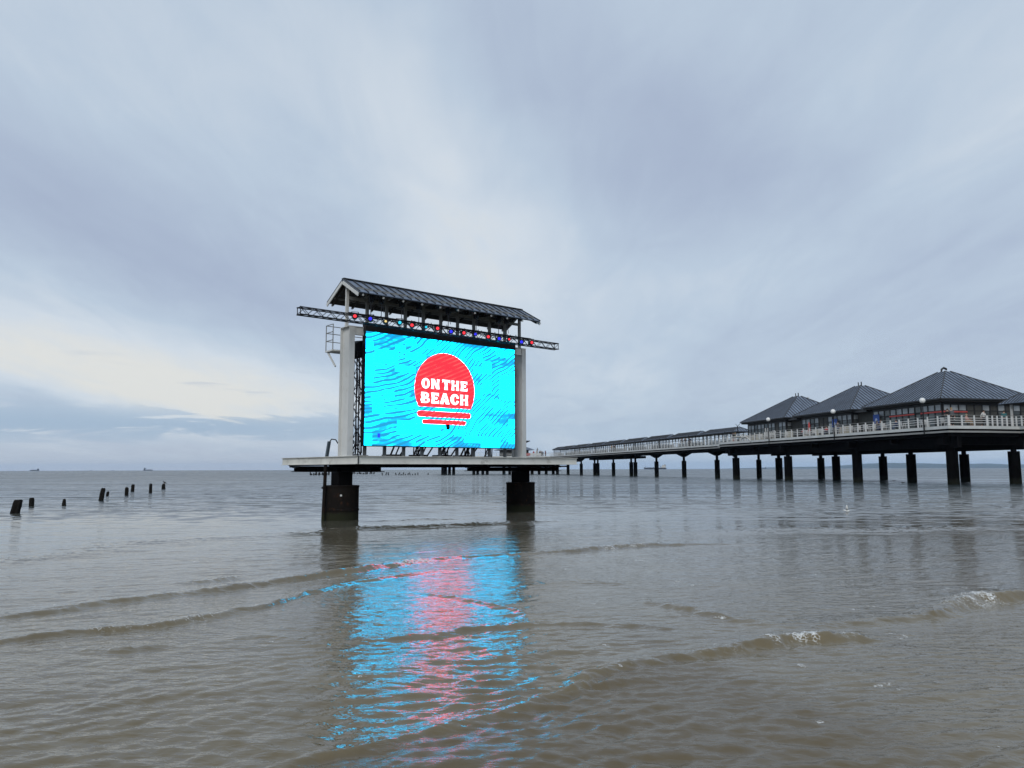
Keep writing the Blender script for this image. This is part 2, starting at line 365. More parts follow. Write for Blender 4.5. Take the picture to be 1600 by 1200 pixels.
def water():
    half = R(43)
    angs = np.concatenate([np.linspace(-math.pi, -half - .02, 90), np.linspace(-half, half, 1220), np.linspace(half + .02, math.pi, 90)[:-1]])
    rad = [0.4, 0.9, 1.5, 2.2, 3.0]
    r = 3.4
    while r < 70: rad.append(r); r *= 1.0036 if r < 34 else 1.007
    while r < 16000: rad.append(r); r *= 1.04
    rad.append(16000.0)
    rad = np.array(rad)
    nr, na = len(rad), len(angs)
    RR, AA = np.meshgrid(rad, angs, indexing='ij')
    X = (RR * np.sin(AA)).ravel(); Y = (RR * np.cos(AA)).ravel()
    RF = RR.ravel()
    near = (RF < 75) & (np.abs(AA.ravel()) < half + .01)
    ix = np.where(near)[0]
    x = X[ix]; y = Y[ix]; rr = RF[ix]
    # cheap smooth value noise on the plane
    def vnoise(px, py, seed):
        g = np.random.default_rng(seed).random((128, 128))
        xi = np.floor(px).astype(int); yi = np.floor(py).astype(int)
        fx = px - xi; fy = py - yi
        fx = fx * fx * (3 - 2 * fx); fy = fy * fy * (3 - 2 * fy)
        a = g[xi % 128, yi % 128]; b = g[(xi + 1) % 128, yi % 128]; c = g[xi % 128, (yi + 1) % 128]; d = g[(xi + 1) % 128, (yi + 1) % 128]
        return (a * (1 - fx) + b * fx) * (1 - fy) + (c * (1 - fx) + d * fx) * fy
    wx = x + 0.35 * (vnoise(x * .9, y * .9, 1) - .5) + 1.2 * (vnoise(x * .22, y * .22, 2) - .5)
    wy = y + 0.35 * (vnoise(x * .9, y * .9, 3) - .5) + 1.2 * (vnoise(x * .22, y * .22, 4) - .5)
    calm = 0.55 + 0.9 * vnoise(x * .16 + 3, y * .10 + 7, 6)
    patch = 0.5 + 1.0 * vnoise(x * .7 + 3, y * .5 + 7, 16)
    zone = 0.64 + 0.80 * np.clip((8.2 - rr) / 2.6, 0, 1) + 0.25 * np.clip((rr - 22) / 20, 0, 1)     # calm belt between the breakers
    z = np.zeros_like(x)
    dres = rr * 0.0036
    for i in range(64):
        lam = 0.13 * (22.0 ** (i / 63.0))
        lam *= rng.uniform(.92, 1.08)
        ang = rng.normal(0.30, 0.48)                       # travelling toward the shore and a little to the right
        kx, ky = math.sin(ang), -math.cos(ang)
        k = 2 * math.pi / lam
        slope = 0.0250 if lam < .3 else 0.0150 if lam < .45 else 0.0075 if lam < .9 else 0.0042
        att = np.clip((lam / (4.2 * dres)) - 0.4, 0, 1)
        ph = k * (kx * wx + ky * wy) + rng.uniform(0, 6.28)
        s = np.sin(ph)
        z += slope / k * (s + 0.25 * np.cos(2 * ph)) * att * zone * (patch if lam < .6 else calm)
    foam = np.zeros_like(x)
    swash = np.zeros_like(x)
    fine_z = z.copy()
    turb = np.zeros_like(x)
    for path, amps, lf, lb, spans in CRESTS:
        P = np.array([ground(*p) for p in path])
        # resample smoothly
        seg = np.r_[0, np.cumsum(np.hypot(*np.diff(P, axis=0).T))]
        tt = np.linspace(0, seg[-1], 90)
        Q = np.stack([np.interp(tt, seg, P[:, 0]), np.interp(tt, seg, P[:, 1])], 1)
        ker = np.ones(7) / 7
        Qp = np.pad(Q, ((3, 3), (0, 0)), mode='edge'); Q[:, 0] = np.convolve(Qp[:, 0], ker, 'valid'); Q[:, 1] = np.convolve(Qp[:, 1], ker, 'valid')
        Am = np.interp(tt, seg, amps)
        lo = Q.min(0) - 2.5; hi = Q.max(0) + 2.5
        sel = np.where((x > lo[0]) & (x < hi[0]) & (y > lo[1]) & (y < hi[1]))[0]
        if not len(sel): continue
        sx = x[sel] + 0.30 * (vnoise(x[sel] * 1.1, y[sel] * 1.1, 21) - .5) + .10 * (vnoise(x[sel] * 4, y[sel] * 4, 22) - .5)
        sy = y[sel] + 0.30 * (vnoise(x[sel] * 1.1, y[sel] * 1.1, 23) - .5) + .10 * (vnoise(x[sel] * 4, y[sel] * 4, 24) - .5)
        best = np.full(len(sel), 1e9); bs = np.zeros(len(sel)); ba = np.zeros(len(sel)); sg = np.zeros(len(sel))
        for j in range(len(Q) - 1):
            a = Q[j]; d = Q[j + 1] - a; L2 = d @ d
            if L2 < 1e-9: continue
            L = math.sqrt(L2)
            t = ((sx - a[0]) * d[0] + (sy - a[1]) * d[1]) / L2
            tc = np.clip(t, 0, 1)
            ex = sx - a[0] - tc * d[0]; ey = sy - a[1] - tc * d[1]
            d2 = ex * ex + ey * ey
            u = d2 < best
            best[u] = d2[u]
            bs[u] = ((j + tc) / (len(Q) - 1))[u]; ba[u] = (Am[j] + (Am[j + 1] - Am[j]) * tc)[u]
            sg[u] = ((d[1] * ex - d[0] * ey) / L)[u]               # positive on the shore side
        dist = np.sqrt(best)
        end = np.clip(np.minimum(bs, 1 - bs) / 0.06, 0, 1)
        tip = (dist < 3)
        scale = np.clip(rr[sel] / 12.0, .8, 1.8)
        dl = np.where(sg > 0, dist / (lf * scale), dist / (lb * scale))
        prof = np.exp(-np.abs(dl) ** 1.6) * end * tip
        vary = 0.70 + 0.6 * vnoise(bs * 25 + len(path), np.zeros_like(bs) + lf * 50, 31)
        z[sel] += ba * prof * vary
        # small trough ahead of the front
        z[sel] -= 0.25 * ba * np.exp(-((sg - 2.3 * lf * scale) / (lf * scale)) ** 2) * end * tip
        rip = np.exp(-(dist / (2.4 * lf)) ** 2) * end * np.clip(ba / .05, 0, 1)
        z[sel] += rip * (0.022 * (vnoise(sx * 6, sy * 9, 41) - .5) + 0.020 * (vnoise(sx * 13, sy * 19, 43) - .5) + 0.012 * (vnoise(sx * 28, sy * 36, 42) - .5))
        if path[0] == (430, 1206):                 # thin, stirred-up backwash ahead of the lowest breaker
            sw = np.clip((sg - .02) / .10, 0, 1) * np.clip((3.2 - sg) / 1.2, 0, 1) * np.clip((.62 - bs) / .12, 0, 1) * tip
            swash[sel] = np.maximum(swash[sel], sw)
        for s0, s1, st in spans:
            m = np.clip((bs - s0) / .02, 0, 1) * np.clip((s1 - bs) / .02, 0, 1)
            off = (sg + 0.04) / np.where(sg > -0.04, lf * 2.8 * scale, lb * .9 * scale)
            clump = vnoise(sx * 5 + 9, sy * 5, 51) * .6 + vnoise(sx * 14, sy * 14 + 5, 52) * .4
            fo = st * m * np.exp(-off ** 2) * np.clip(.22 + 2.0 * (clump - .28), 0, 1.4)
            foam[sel] = np.maximum(foam[sel], fo)
    foam = np.clip(foam, 0, 1)
    z += swash * (0.010 * (vnoise(x * 7, y * 9, 81) - .5) + 0.006 * (vnoise(x * 17, y * 21, 82) - .5))
    turb = np.clip(foam - .25, 0, 1)
    z += turb * (0.010 + 0.045 * (vnoise(x * 17, y * 17, 61) - .4) + 0.045 * (vnoise(x * 36, y * 36, 62) - .5))
    # flecks of left-over foam drifting behind the breakers
    fl = vnoise(x * 9, y * 16, 71) * vnoise(x * 2.1, y * 2.7, 72)
    foam = np.maximum(foam, np.clip((fl - .70) * 5, 0, .55) * (rr < 16))
    fade = np.clip((72 - rr) / 25, 0, 1)
    Z = np.zeros_like(X); Z[ix] = z * fade
    F = np.zeros_like(X); F[ix] = foam
    SW = np.zeros_like(X); SW[ix] = swash
    co = np.stack([X, Y, Z], 1).astype(np.float32)
    i = np.arange(nr - 1)[:, None]; j = np.arange(na)[None, :]
    jn = (j + 1) % na
    quads = np.stack([i * na + j + 0 * jn, i * na + jn, (i + 1) * na + jn, (i + 1) * na + j], -1).reshape(-1, 4)[:, ::-1]
    nq = len(quads)
    me = bpy.data.meshes.new('sea')
    me.vertices.add(len(co)); me.vertices.foreach_set('co', co.ravel())
    me.loops.add(nq * 4); me.loops.foreach_set('vertex_index', quads.astype(np.int32).ravel())
    me.polygons.add(nq); me.polygons.foreach_set('loop_start', np.arange(nq, dtype=np.int32) * 4)
    me.polygons.foreach_set('use_smooth', np.ones(nq, dtype=bool))
    me.update(calc_edges=True)
    at_ = me.attributes.new('foam', 'FLOAT', 'POINT'); at_.data.foreach_set('value', F.astype(np.float32))
    at2 = me.attributes.new('backwash', 'FLOAT', 'POINT'); at2.data.foreach_set('value', SW.astype(np.float32))
    o = bpy.data.objects.new('sea', me); C.objects.link(o)
    # material
    m = bpy.data.materials.new('sea_water'); m.use_nodes = True
    g = NT(m.node_tree); b = g.n['Principled BSDF']
    geo = g.new('ShaderNodeNewGeometry'); sp = g.new('ShaderNodeSeparateXYZ'); g.l.new(geo.outputs['Position'], sp.inputs[0])
    px, py, pz = sp.outputs
    dist = g.m('SQRT', g.m('ADD', g.m('MULTIPLY', px, px), g.m('MULTIPLY', py, py)))
    pos = g.vec(px, py, 0.0)
    # sand stirred up in the shallows: the water is brown near the beach and clears outward
    off = g.m('ADD', g.m('SUBTRACT', py, g.m('MULTIPLY', px, 0.35)), g.m('MULTIPLY', g.m('SUBTRACT', g.noise(pos, 0.35, 4.0, 0.6, 0.5), 0.5), 7.0))
    col = g.ramp(g.smooth(off, 2.0, 60.0), [(0.0, (0.136, 0.107, 0.058)), (0.12, (0.130, 0.107, 0.065)), (0.34, (0.092, 0.088, 0.068)), (1.0, (0.036, 0.048, 0.052))])
    cloudy = g.noise(g.vec(g.m('MULTIPLY', px, 1.0), g.m('MULTIPLY', py, 0.8), 0.0), 1.2, 5.0, 0.62, 0.6)
    col = g.mix(1.0, col, g.ramp(cloudy, [(0.25, (0.82, 0.80, 0.78)), (0.75, (1.15, 1.16, 1.18))]), 'MULTIPLY')
    ba = g.new('ShaderNodeAttribute', attribute_name='backwash')
    col = g.mix(g.m('MULTIPLY', ba.outputs['Fac'], .8), col, (0.100, 0.074, 0.038, 1))
    fa = g.new('ShaderNodeAttribute', attribute_name='foam')
    fn = g.noise(geo.outputs['Position'], 24.0, 6.0, 0.75, 0.6)
    vo = g.new('ShaderNodeTexVoronoi', feature='DISTANCE_TO_EDGE'); vo.inputs['Scale'].default_value = 26.0
    wob = g.new('ShaderNodeVectorMath', operation='ADD'); g.l.new(geo.outputs['Position'], wob.inputs[0])
    nv = g.new('ShaderNodeTexNoise'); nv.inputs['Scale'].default_value = 14.0; g.l.new(pos, nv.inputs['Vector'])
    sc_ = g.new('ShaderNodeVectorMath', operation='SCALE'); sc_.inputs['Scale'].default_value = 0.07; g.l.new(nv.outputs['Color'], sc_.inputs[0]); g.l.new(sc_.outputs[0], wob.inputs[1])
    g.l.new(wob.outputs[0], vo.inputs['Vector'])
    lace = g.m('SUBTRACT', 1.0, g.smooth(vo.outputs['Distance'], 0.0, 0.16))
    fsum = g.m('ADD', g.m('MULTIPLY', fa.outputs['Fac'], 1.0), g.m('ADD', g.m('MULTIPLY', g.m('SUBTRACT', fn, 0.5), 1.7), g.m('MULTIPLY', g.m('SUBTRACT', lace, 0.5), 0.45)))
    ff = g.smooth(fsum, 0.36, 0.74)
    ff = g.m('MULTIPLY', ff, g.smooth(fa.outputs['Fac'], 0.03, 0.15))
    g.l.new(g.mix(ff, col, (0.66, 0.67, 0.66, 1)), b.inputs['Base Color'])
    streak = g.smooth(g.noise(g.vec(g.m('MULTIPLY', px, 0.035), g.m('MULTIPLY', py, 0.16), 6.0), 1.0, 4.0, 0.6, 0.4), 0.42, 0.62)
    rough = g.m('ADD', 0.03, g.m('ADD', g.m('MULTIPLY', g.smooth(dist, 22.0, 110.0), g.m('ADD', 0.07, g.m('MULTIPLY', streak, 0.10))), g.m('MULTIPLY', g.smooth(dist, 90.0, 240.0), 0.08)))
    rough = g.m('ADD', rough, g.m('MULTIPLY', ba.outputs['Fac'], 0.22))
    g.l.new(g.m('ADD', rough, g.m('MULTIPLY', ff, 0.5)), b.inputs['Roughness'])
    b.inputs['IOR'].default_value = 1.42
    # ripples finer than the mesh: near the beach capillary ripples, farther out longer wind ripples
    def rip(sx, sy, sc, w):
        mp = g.vec(g.m('MULTIPLY', px, sx), g.m('MULTIPLY', py, sy), w)
        return g.noise(mp, sc, 3.0, 0.55, 0.5)
    n1 = rip(7.0, 15.0, 1.0, 0.0); n2 = rip(1.1, 2.6, 1.0, 4.0); n3 = rip(0.16, 0.5, 1.0, 8.0)
    lane = g.noise(g.vec(g.m('MULTIPLY', px, 0.006), g.m('MULTIPLY', py, 0.03), 3.0), 1.0, 3.0, 0.5)
    lane2 = g.noise(g.vec(g.m('MULTIPLY', px, 0.03), g.m('MULTIPLY', py, 0.12), 1.0), 1.0, 3.0, 0.5)
    wind = g.m('ADD', g.m('MULTIPLY', g.smooth(lane, 0.35, 0.65), 0.6), g.m('MULTIPLY', g.smooth(lane2, 0.35, 0.65), 0.5))
    h1 = g.m('MULTIPLY', n1, g.m('MULTIPLY', g.m('SUBTRACT', 1.0, g.smooth(dist, 6.0, 40.0)), 0.010))
    h2 = g.m('MULTIPLY', n2, g.m('MULTIPLY', g.m('MULTIPLY', g.smooth(dist, 15.0, 60.0), 0.075), g.m('ADD', 0.35, wind)))
    h3 = g.m('MULTIPLY', n3, g.m('MULTIPLY', g.m('MULTIPLY', g.m('MULTIPLY', g.smooth(dist, 45.0, 90.0), g.m('SUBTRACT', 1.3, g.smooth(dist, 120.0, 400.0))), 0.30), g.m('ADD', 0.3, wind)))
    n4 = g.noise(g.vec(g.m('MULTIPLY', px, 0.06), g.m('MULTIPLY', py, 0.38), 5.0), 1.0, 4.0, 0.6, 0.6)
    h4 = g.m('MULTIPLY', n4, g.m('MULTIPLY', g.smooth(dist, 24.0, 60.0), 0.55))
    bn = g.new('ShaderNodeBump'); bn.inputs['Strength'].default_value = 1.0; bn.inputs['Distance'].default_value = 1.0
    g.l.new(g.m('ADD', g.m('ADD', g.m('ADD', h1, h2), h3), h4), bn.inputs['Height'])
    # wind ripples too far away to model: they tilt the surface, mostly towards and away from the shore
    def ncol(sx, sy, w, det):
        n = g.new('ShaderNodeTexNoise'); n.inputs['Scale'].default_value = 1.0; n.inputs['Detail'].default_value = det; n.inputs['Roughness'].default_value = 0.55
        g.l.new(g.vec(g.m('MULTIPLY', px, sx), g.m('MULTIPLY', py, sy), w), n.inputs['Vector'])
        q = g.new('ShaderNodeSeparateColor'); g.l.new(n.outputs['Color'], q.inputs[0]); return q.outputs
    na = ncol(0.9, 1.7, 2.0, 2.0); nb = ncol(0.05, 0.20, 11.0, 4.0)
    far = g.smooth(dist, 19.0, 48.0)
    # at this low angle one sees only the faces turned to the beach, in drifting bands of steep and slack ripples
    steep = g.m('ADD', 0.20, g.m('MULTIPLY', g.smooth(nb[1], 0.34, 0.52), 0.92))
    ty = g.m('MULTIPLY', g.m('MULTIPLY', g.m('ABSOLUTE', g.m('SUBTRACT', na[1], 0.42)), -1.15), steep)
    tx = g.m('MULTIPLY', g.m('SUBTRACT', na[0], 0.5), 0.45)
    tilt = g.vec(g.m('MULTIPLY', tx, far), g.m('MULTIPLY', ty, far), 0.0)
    ad = g.new('ShaderNodeVectorMath', operation='ADD'); g.l.new(bn.outputs[0], ad.inputs[0]); g.l.new(tilt, ad.inputs[1])
    nz = g.new('ShaderNodeVectorMath', operation='NORMALIZE'); g.l.new(ad.outputs[0], nz.inputs[0])
    g.l.new(nz.outputs[0], b.inputs['Normal'])
    me.materials.append(m)
    tag(o, kind='structure')
    return o
water()

# ------------------------------------------------------------------ far shore
def hills():
    prof = [(1120, 0), (1160, 1.2), (1220, 2.4), (1290, 3.2), (1320, 5.0), (1350, 7.0), (1385, 8.2), (1420, 8.0), (1470, 6.6), (1500, 6.0), (1540, 6.4), (1570, 5.4), (1600, 5.2),
            (1700, 5.6), (1850, 6.0), (2050, 4.2), (2300, 4.6), (2700, 3.0), (3200, 0)]
    D = 12500.0
    pxs = np.linspace(1120, 3200, 320)
    hs = np.interp(pxs, [p for p, h in prof], [h for p, h in prof]) * D / 1207.0
    r2 = np.random.default_rng(3)
    n = len(pxs); bump = np.convolve(r2.random(n + 10), np.ones(5) / 5, 'same')[5:5 + n]
    hs = hs * (0.90 + 0.2 * bump) * (hs > 0)
    vs = []; rows = [(0.0, -0.02), (150.0, 0.16), (500.0, 0.45), (1100.0, 1.0), (2200.0, -0.02)]
    for k, (dd, fr) in enumerate(rows):
        for q, (p, h) in enumerate(zip(pxs, hs)):
            a = math.atan((p - 800) / 1200.0)
            d = D + dd
            vs.append((d * math.sin(a), d * math.cos(a), h * fr * (0.8 + .4 * r2.random() if 0 < k < 3 else 1) - (0.5 if fr < 0 else 0)))
    fs = [(k * n + i, k * n + i + 1, (k + 1) * n + i + 1, (k + 1) * n + i) for k in range(len(rows) - 1) for i in range(n - 1)]
    o = MB().add(vs, fs).build('hills', M['hill'], smooth=False)
    tag(o, kind='structure')
hills()

# ------------------------------------------------------------------ the screen stage (local x along the screen, y back, z up)
TH = R(40.4)
S0 = (-5.386, 25.0, 0)

def truss(mb, p0, p1, size, chord=0.024, web=0.011, pitch=None, up=Vector((0, 0, 1))):
    p0 = Vector(p0); p1 = Vector(p1); d = (p1 - p0); L = d.length; d.normalize()
    s = d.cross(up).normalized(); t = s.cross(d).normalized()
    h = size / 2 - chord
    cs = [(-h, -h), (h, -h), (h, h), (-h, h)]
    pitch = pitch or size * 1.1
    n = max(2, int(round(L / pitch)))
    for a, b in cs: mb.tube([p0 + s * a + t * b, p1 + s * a + t * b], chord, 6)
    for e in (p0 + d * chord, p1 - d * chord):
        for k in range(4):
            a, b = cs[k], cs[(k + 1) % 4]
            mb.tube([e + s * a[0] + t * a[1], e + s * b[0] + t * b[1]], web * 1.3, 5)
    for k in range(4):
        a, b = cs[k], cs[(k + 1) % 4]
        for i in range(n):
            q0 = p0 + d * (L * i / n); q1 = p0 + d * (L * (i + 1) / n)
            c0, c1 = (a, b) if (i + k) % 2 == 0 else (b, a)
            mb.tube([q0 + s * c0[0] + t * c0[1], q1 + s * c1[0] + t * c1[1]], web, 5)
    return mb

def stage():
    # --- platform on two caissons
    st = thing('stage_platform', 'pale steel edged platform standing on two dark round caissons in the shallows', 'platform', S0, TH)
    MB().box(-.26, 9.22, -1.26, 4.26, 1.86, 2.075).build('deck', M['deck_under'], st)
    def channel(p0, p1, out):
        """pale channel section: web with two outward lips"""
        mb = MB(); p0 = Vector(p0); p1 = Vector(p1); o = Vector(out)
        mb.beam(p0 + o * .005 + Vector((0, 0, 1.955)), p1 + o * .005 + Vector((0, 0, 1.955)), .018, .225)
        mb.beam(p0 + o * .03 + Vector((0, 0, 2.076)), p1 + o * .03 + Vector((0, 0, 2.076)), .085, .017)
        mb.beam(p0 + o * .03 + Vector((0, 0, 1.834)), p1 + o * .03 + Vector((0, 0, 1.834)), .085, .017)
        return mb
    for p0, p1, out in (((-.30, -1.30, 0), (9.26, -1.30, 0), (0, -1, 0)), ((-.30, -1.27, 0), (-.30, 4.27, 0), (-1, 0, 0)),
                        ((9.26, -1.27, 0), (9.26, 4.27, 0), (1, 0, 0)), ((-.30, 4.30, 0), (9.26, 4.30, 0), (0, 1, 0))):
        channel(p0, p1, out).build('fascia', M['fascia'], st)
    MB().box(-.345, -.318, -1.352, -1.325, 1.83, 2.09).build('corner_joint', M['black_metal'], st)
    mb = MB()
    for bx in (-.1, 1.5, 3.2, 4.9, 6.6, 8.3):
        mb.box(bx, bx + .12, -1.24, 4.22, 1.79, 1.858)
    mb.build('joist', M['deck_under'], st)
    for vv in (-1.0, .55, 3.9):
        m2 = MB().box(-.15, 9.1, vv, vv + .14, 1.735, 1.788)
        m2.build('long_beam', M['deck_under'], st)
    for uc in (.18, 8.10):
        # I-section cross beam under the deck
        w = MB(); w.box(uc - .02, uc + .02, -.98, 4.2, 1.60, 1.72); w.box(uc - .16, uc + .16, -.98, 4.2, 1.72, 1.734); w.box(uc - .16, uc + .16, -1.0, 4.25, 1.576, 1.60)
        for k in range(7): w.box(uc - .15, uc + .15, -.95 + k * .83, -.93 + k * .83, 1.603, 1.718)
        w.box(uc + .48, uc + .52, -.98, 4.2, 1.60, 1.72); w.box(uc + .36, uc + .64, -.98, 4.2, 1.72, 1.734); w.box(uc + .36, uc + .64, -1.0, 4.25, 1.576, 1.60)
        w.build('cross_beam', M['deck_under'], st)
        cu = uc + (.02 if uc < 1 else .0)
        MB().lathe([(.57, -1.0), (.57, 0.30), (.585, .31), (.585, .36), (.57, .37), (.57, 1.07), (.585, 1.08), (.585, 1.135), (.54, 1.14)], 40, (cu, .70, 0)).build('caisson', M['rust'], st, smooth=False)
        MB().box(cu - .26, cu + .26, .44, .96, 1.135, 1.575).build('pedestal', M['deck_under'], st, bevel=.01)
    MB().lathe([(.012, 0), (.035, .01), (.035, .02), (0.012, .025)], 10, (0, 0, 0)).build('marker_disc', M['white'], st, loc=(-.08, .20, .82)).rotation_euler = (R(90), 0, R(-30))
    # --- shelter: two H columns, lintel, roof on a row of posts
    sh = thing('screen_shelter', 'grey steel portal with a narrow seamed gable roof over the big screen', 'shelter', S0, TH)
    def hcol(x0):
        mb = MB()
        mb.box(x0, x0 + .20, 0, .022, 2.08, 6.40); mb.box(x0, x0 + .20, .618, .64, 2.08, 6.40)
        mb.box(x0 + .09, x0 + .11, .024, .616, 2.08, 6.40)
        mb.box(x0 - .03, x0 + .23, -.03, .67, 2.076, 2.10)
        return mb
    hcol(0).build('column', M['grey_paint'], sh); hcol(7.6).build('column', M['grey_paint'], sh)
    MB().box(-.02, 7.82, .005, .62, 6.405, 6.425).box(.21, 7.59, .03, .05, 6.16, 6.40).box(.21, 7.59, .0, .10, 6.14, 6.16).build('lintel', M['grey_paint'], sh)
    pu = [.05 + .768 * k for k in range(11)]
    for k, u in enumerate(pu):
        z0 = 6.426 if k in (0, 10) else 2.08
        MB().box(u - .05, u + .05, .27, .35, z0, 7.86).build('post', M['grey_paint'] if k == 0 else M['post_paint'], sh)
        if 0 < k < 10:
            MB().beam((u, .31, 7.55), (u, -.45, 7.60), .06, .05).beam((u, .31, 7.55), (u, 1.07, 7.60), .06, .05).build('bracket', M['post_paint'], sh)
    # roof: two slabs with standing seams
    rz, ez, hv, vc = 8.0, 7.385, 1.12, .31
    mb = MB(); under = MB()
    u0, u1 = -.12, 7.84
    for s in (-1, 1):
        e = Vector((0, s * hv, ez - rz)); nrm = Vector((0, s * (rz - ez), hv)).normalized()
        a = Vector((u0, vc, rz)); b = Vector((u1, vc, rz))
        top = [a, b, b + e, a + e]
        mb.add([p + nrm * .03 for p in top] + [p + nrm * .0 for p in top], [(0, 1, 2, 3), (7, 6, 5, 4), (0, 4, 5, 1), (1, 5, 6, 2), (2, 6, 7, 3), (3, 7, 4, 0)])
        nseam = 24; mb.cur = 1  # dark slot on the seams: shade of their sides put in as colour
        for k in range(nseam + 1):
            uu = u0 + .012 + (u1 - u0 - .024) * k / nseam
            p = Vector((uu, vc, rz)) + nrm * .045
            mb.beam(p + e * .02, p + e * .995, .030, .045, nrm)
        mb.cur = 0
        a = a + Vector((.06, 0, 0)); b = b - Vector((.06, 0, 0))
        top = [a, b, b + e * .97, a + e * .97]
        under.add([p - nrm * .004 for p in top] + [p - nrm * .03 for p in top], [(0, 1, 2, 3), (7, 6, 5, 4), (0, 4, 5, 1), (1, 5, 6, 2), (2, 6, 7, 3), (3, 7, 4, 0)])
    ro = mb.build('roof', [M['roof'], M['roof_edge']], sh)
    under.build('soffit', M['soffit'], ro)
    MB().beam((u0 - .01, vc, rz + .055), (u1 + .01, vc, rz + .055), .16, .03).build('ridge_cap', M['roof_edge'], ro)
    for uu in (u0 - .018, u1 + .018):
        q = MB()
        for s in (-1, 1): q.beam((uu, vc + s * .02, rz - .085), (uu, vc + s * hv * .985, ez - .075), .03, .11)
        q.build('barge_board', M['grey_paint'], ro)
    for u in pu:
        q = MB()
        for s in (-1, 1): q.beam((u, vc, rz - .10), (u, vc + s * hv * .93, ez - .04), .05, .09)
        q.build('rafter', M['soffit'], sh)
        for s in (-1, 1): MB().beam((u, vc + s * hv * .935, ez - .042), (u, vc + s * hv * .975, ez - .065), .05, .06).build('rafter_tail', M['grey_paint'], sh)
    for vv in (-.50, 1.12): MB().beam((u0 + .1, vv, 7.56), (u1 - .1, vv, 7.56), .10, .12).build('purlin', M['post_paint'], sh)
    MB().beam((.10, .31, 7.42), (7.7, .31, 7.42), .06, .10).build('tie_rail', M['post_paint'], sh)
    # --- catwalk behind the screen
    cw = thing('catwalk', 'narrow steel catwalk with tube railing fixed behind the screen at column top height', 'catwalk', S0, TH)
    MB().box(-.22, 7.9, .76, 1.30, 5.64, 5.69).build('walkway_floor', M['grey_paint'], cw)
    rl = MB()
    for zz in (6.02, 6.30, 6.56):
        rl.tube([(-.2, 1.28, zz), (7.88, 1.28, zz)], .014, 6); rl.tube([(-.2, .78, zz), (-.2, 1.28, zz)], .014, 6)
    rl.build('rail', M['post_paint'], cw)
    for u, v in [(-.2, 1.28), (.38, 1.28), (1.3, 1.28), (2.6, 1.28), (3.9, 1.28), (5.2, 1.28), (6.5, 1.28), (7.88, 1.28), (-.2, .78)]:
        MB().tube([(u, v, 5.69), (u, v, 6.56)], .016, 6).build('stanchion', M['post_paint'], cw)
    for u in (-.15, .9, 7.8): MB().beam((u, 1.22, 5.63), (u, .66, 5.10), .05, .05).build('strut', M['grey_paint'], cw)
    # --- LED wall
    X0, X1, Z0, Z1 = .56, 7.11, 2.455, 6.285
    led = thing('led_screen', 'huge glowing LED wall, cyan with a red setting sun and white lettering', 'screen', S0, TH)
    MB().box(X0 - .02, X1 + .02, -.098, .10, Z0 - .03, Z1).build('cabinet', M['black_metal'], led)
    MB().box(X0 - .03, X1 + .03, -.135, .08, Z1 + .002, 6.56).build('header_cloth', M['black_cloth'], led)
    pic = MB().box(X0, X1, -.106, -.099, Z0, Z1 - .003).build('picture', screen_material(), led)
    cx = 3.825; r = 1.31; cz = 4.51; zb = 3.868
    a0 = math.asin((zb - cz) / r)
    def arc(rr, zlo):
        a = math.asin((zlo - cz) / rr)
        return [(cx + rr * math.cos(t), cz + rr * math.sin(t)) for t in np.linspace(a, math.pi - a, 60)]
    rim = emit('screen_rim', (.85, .24, .30), 1.0); red = red_screen()
    MB().prism(arc(1.318, zb - .010), -.110, -.107).build('sun_rim', rim, led)
    MB().prism(arc(r, zb), -.114, -.111).build('sun_disc', red, led)
    def pill(xa, xb, za, zc):
        rr = (zc - za) / 2; m_ = (za + zc) / 2
        return [(xb - rr + rr * math.cos(t), m_ + rr * math.sin(t)) for t in np.linspace(-math.pi / 2, math.pi / 2, 12)] + \
               [(xa + rr + rr * math.cos(t), m_ + rr * math.sin(t)) for t in np.linspace(math.pi / 2, 1.5 * math.pi, 12)]
    for xa, xb, za, zc in ((2.63, 4.97, 3.51, 3.70), (2.85, 4.75, 3.262, 3.402)):
        MB().prism(pill(xa - .008, xb + .008, za - .008, zc + .008), -.110, -.107).build('bar_rim', rim, led)
        MB().prism(pill(xa, xb, za, zc), -.114, -.111).build('sun_bar', red, led)
    MB().box(3.87, 4.02, -.120, -.116, 3.07, 3.27).build('dead_module', M['black_metal'], led)
    MB().box(1.055, 1.155, -.120, -.116, 2.72, 2.86).build('blue_module', emit('screen_blue', (.02, .06, .9), 1.0), led)
    letters(led)
    return st

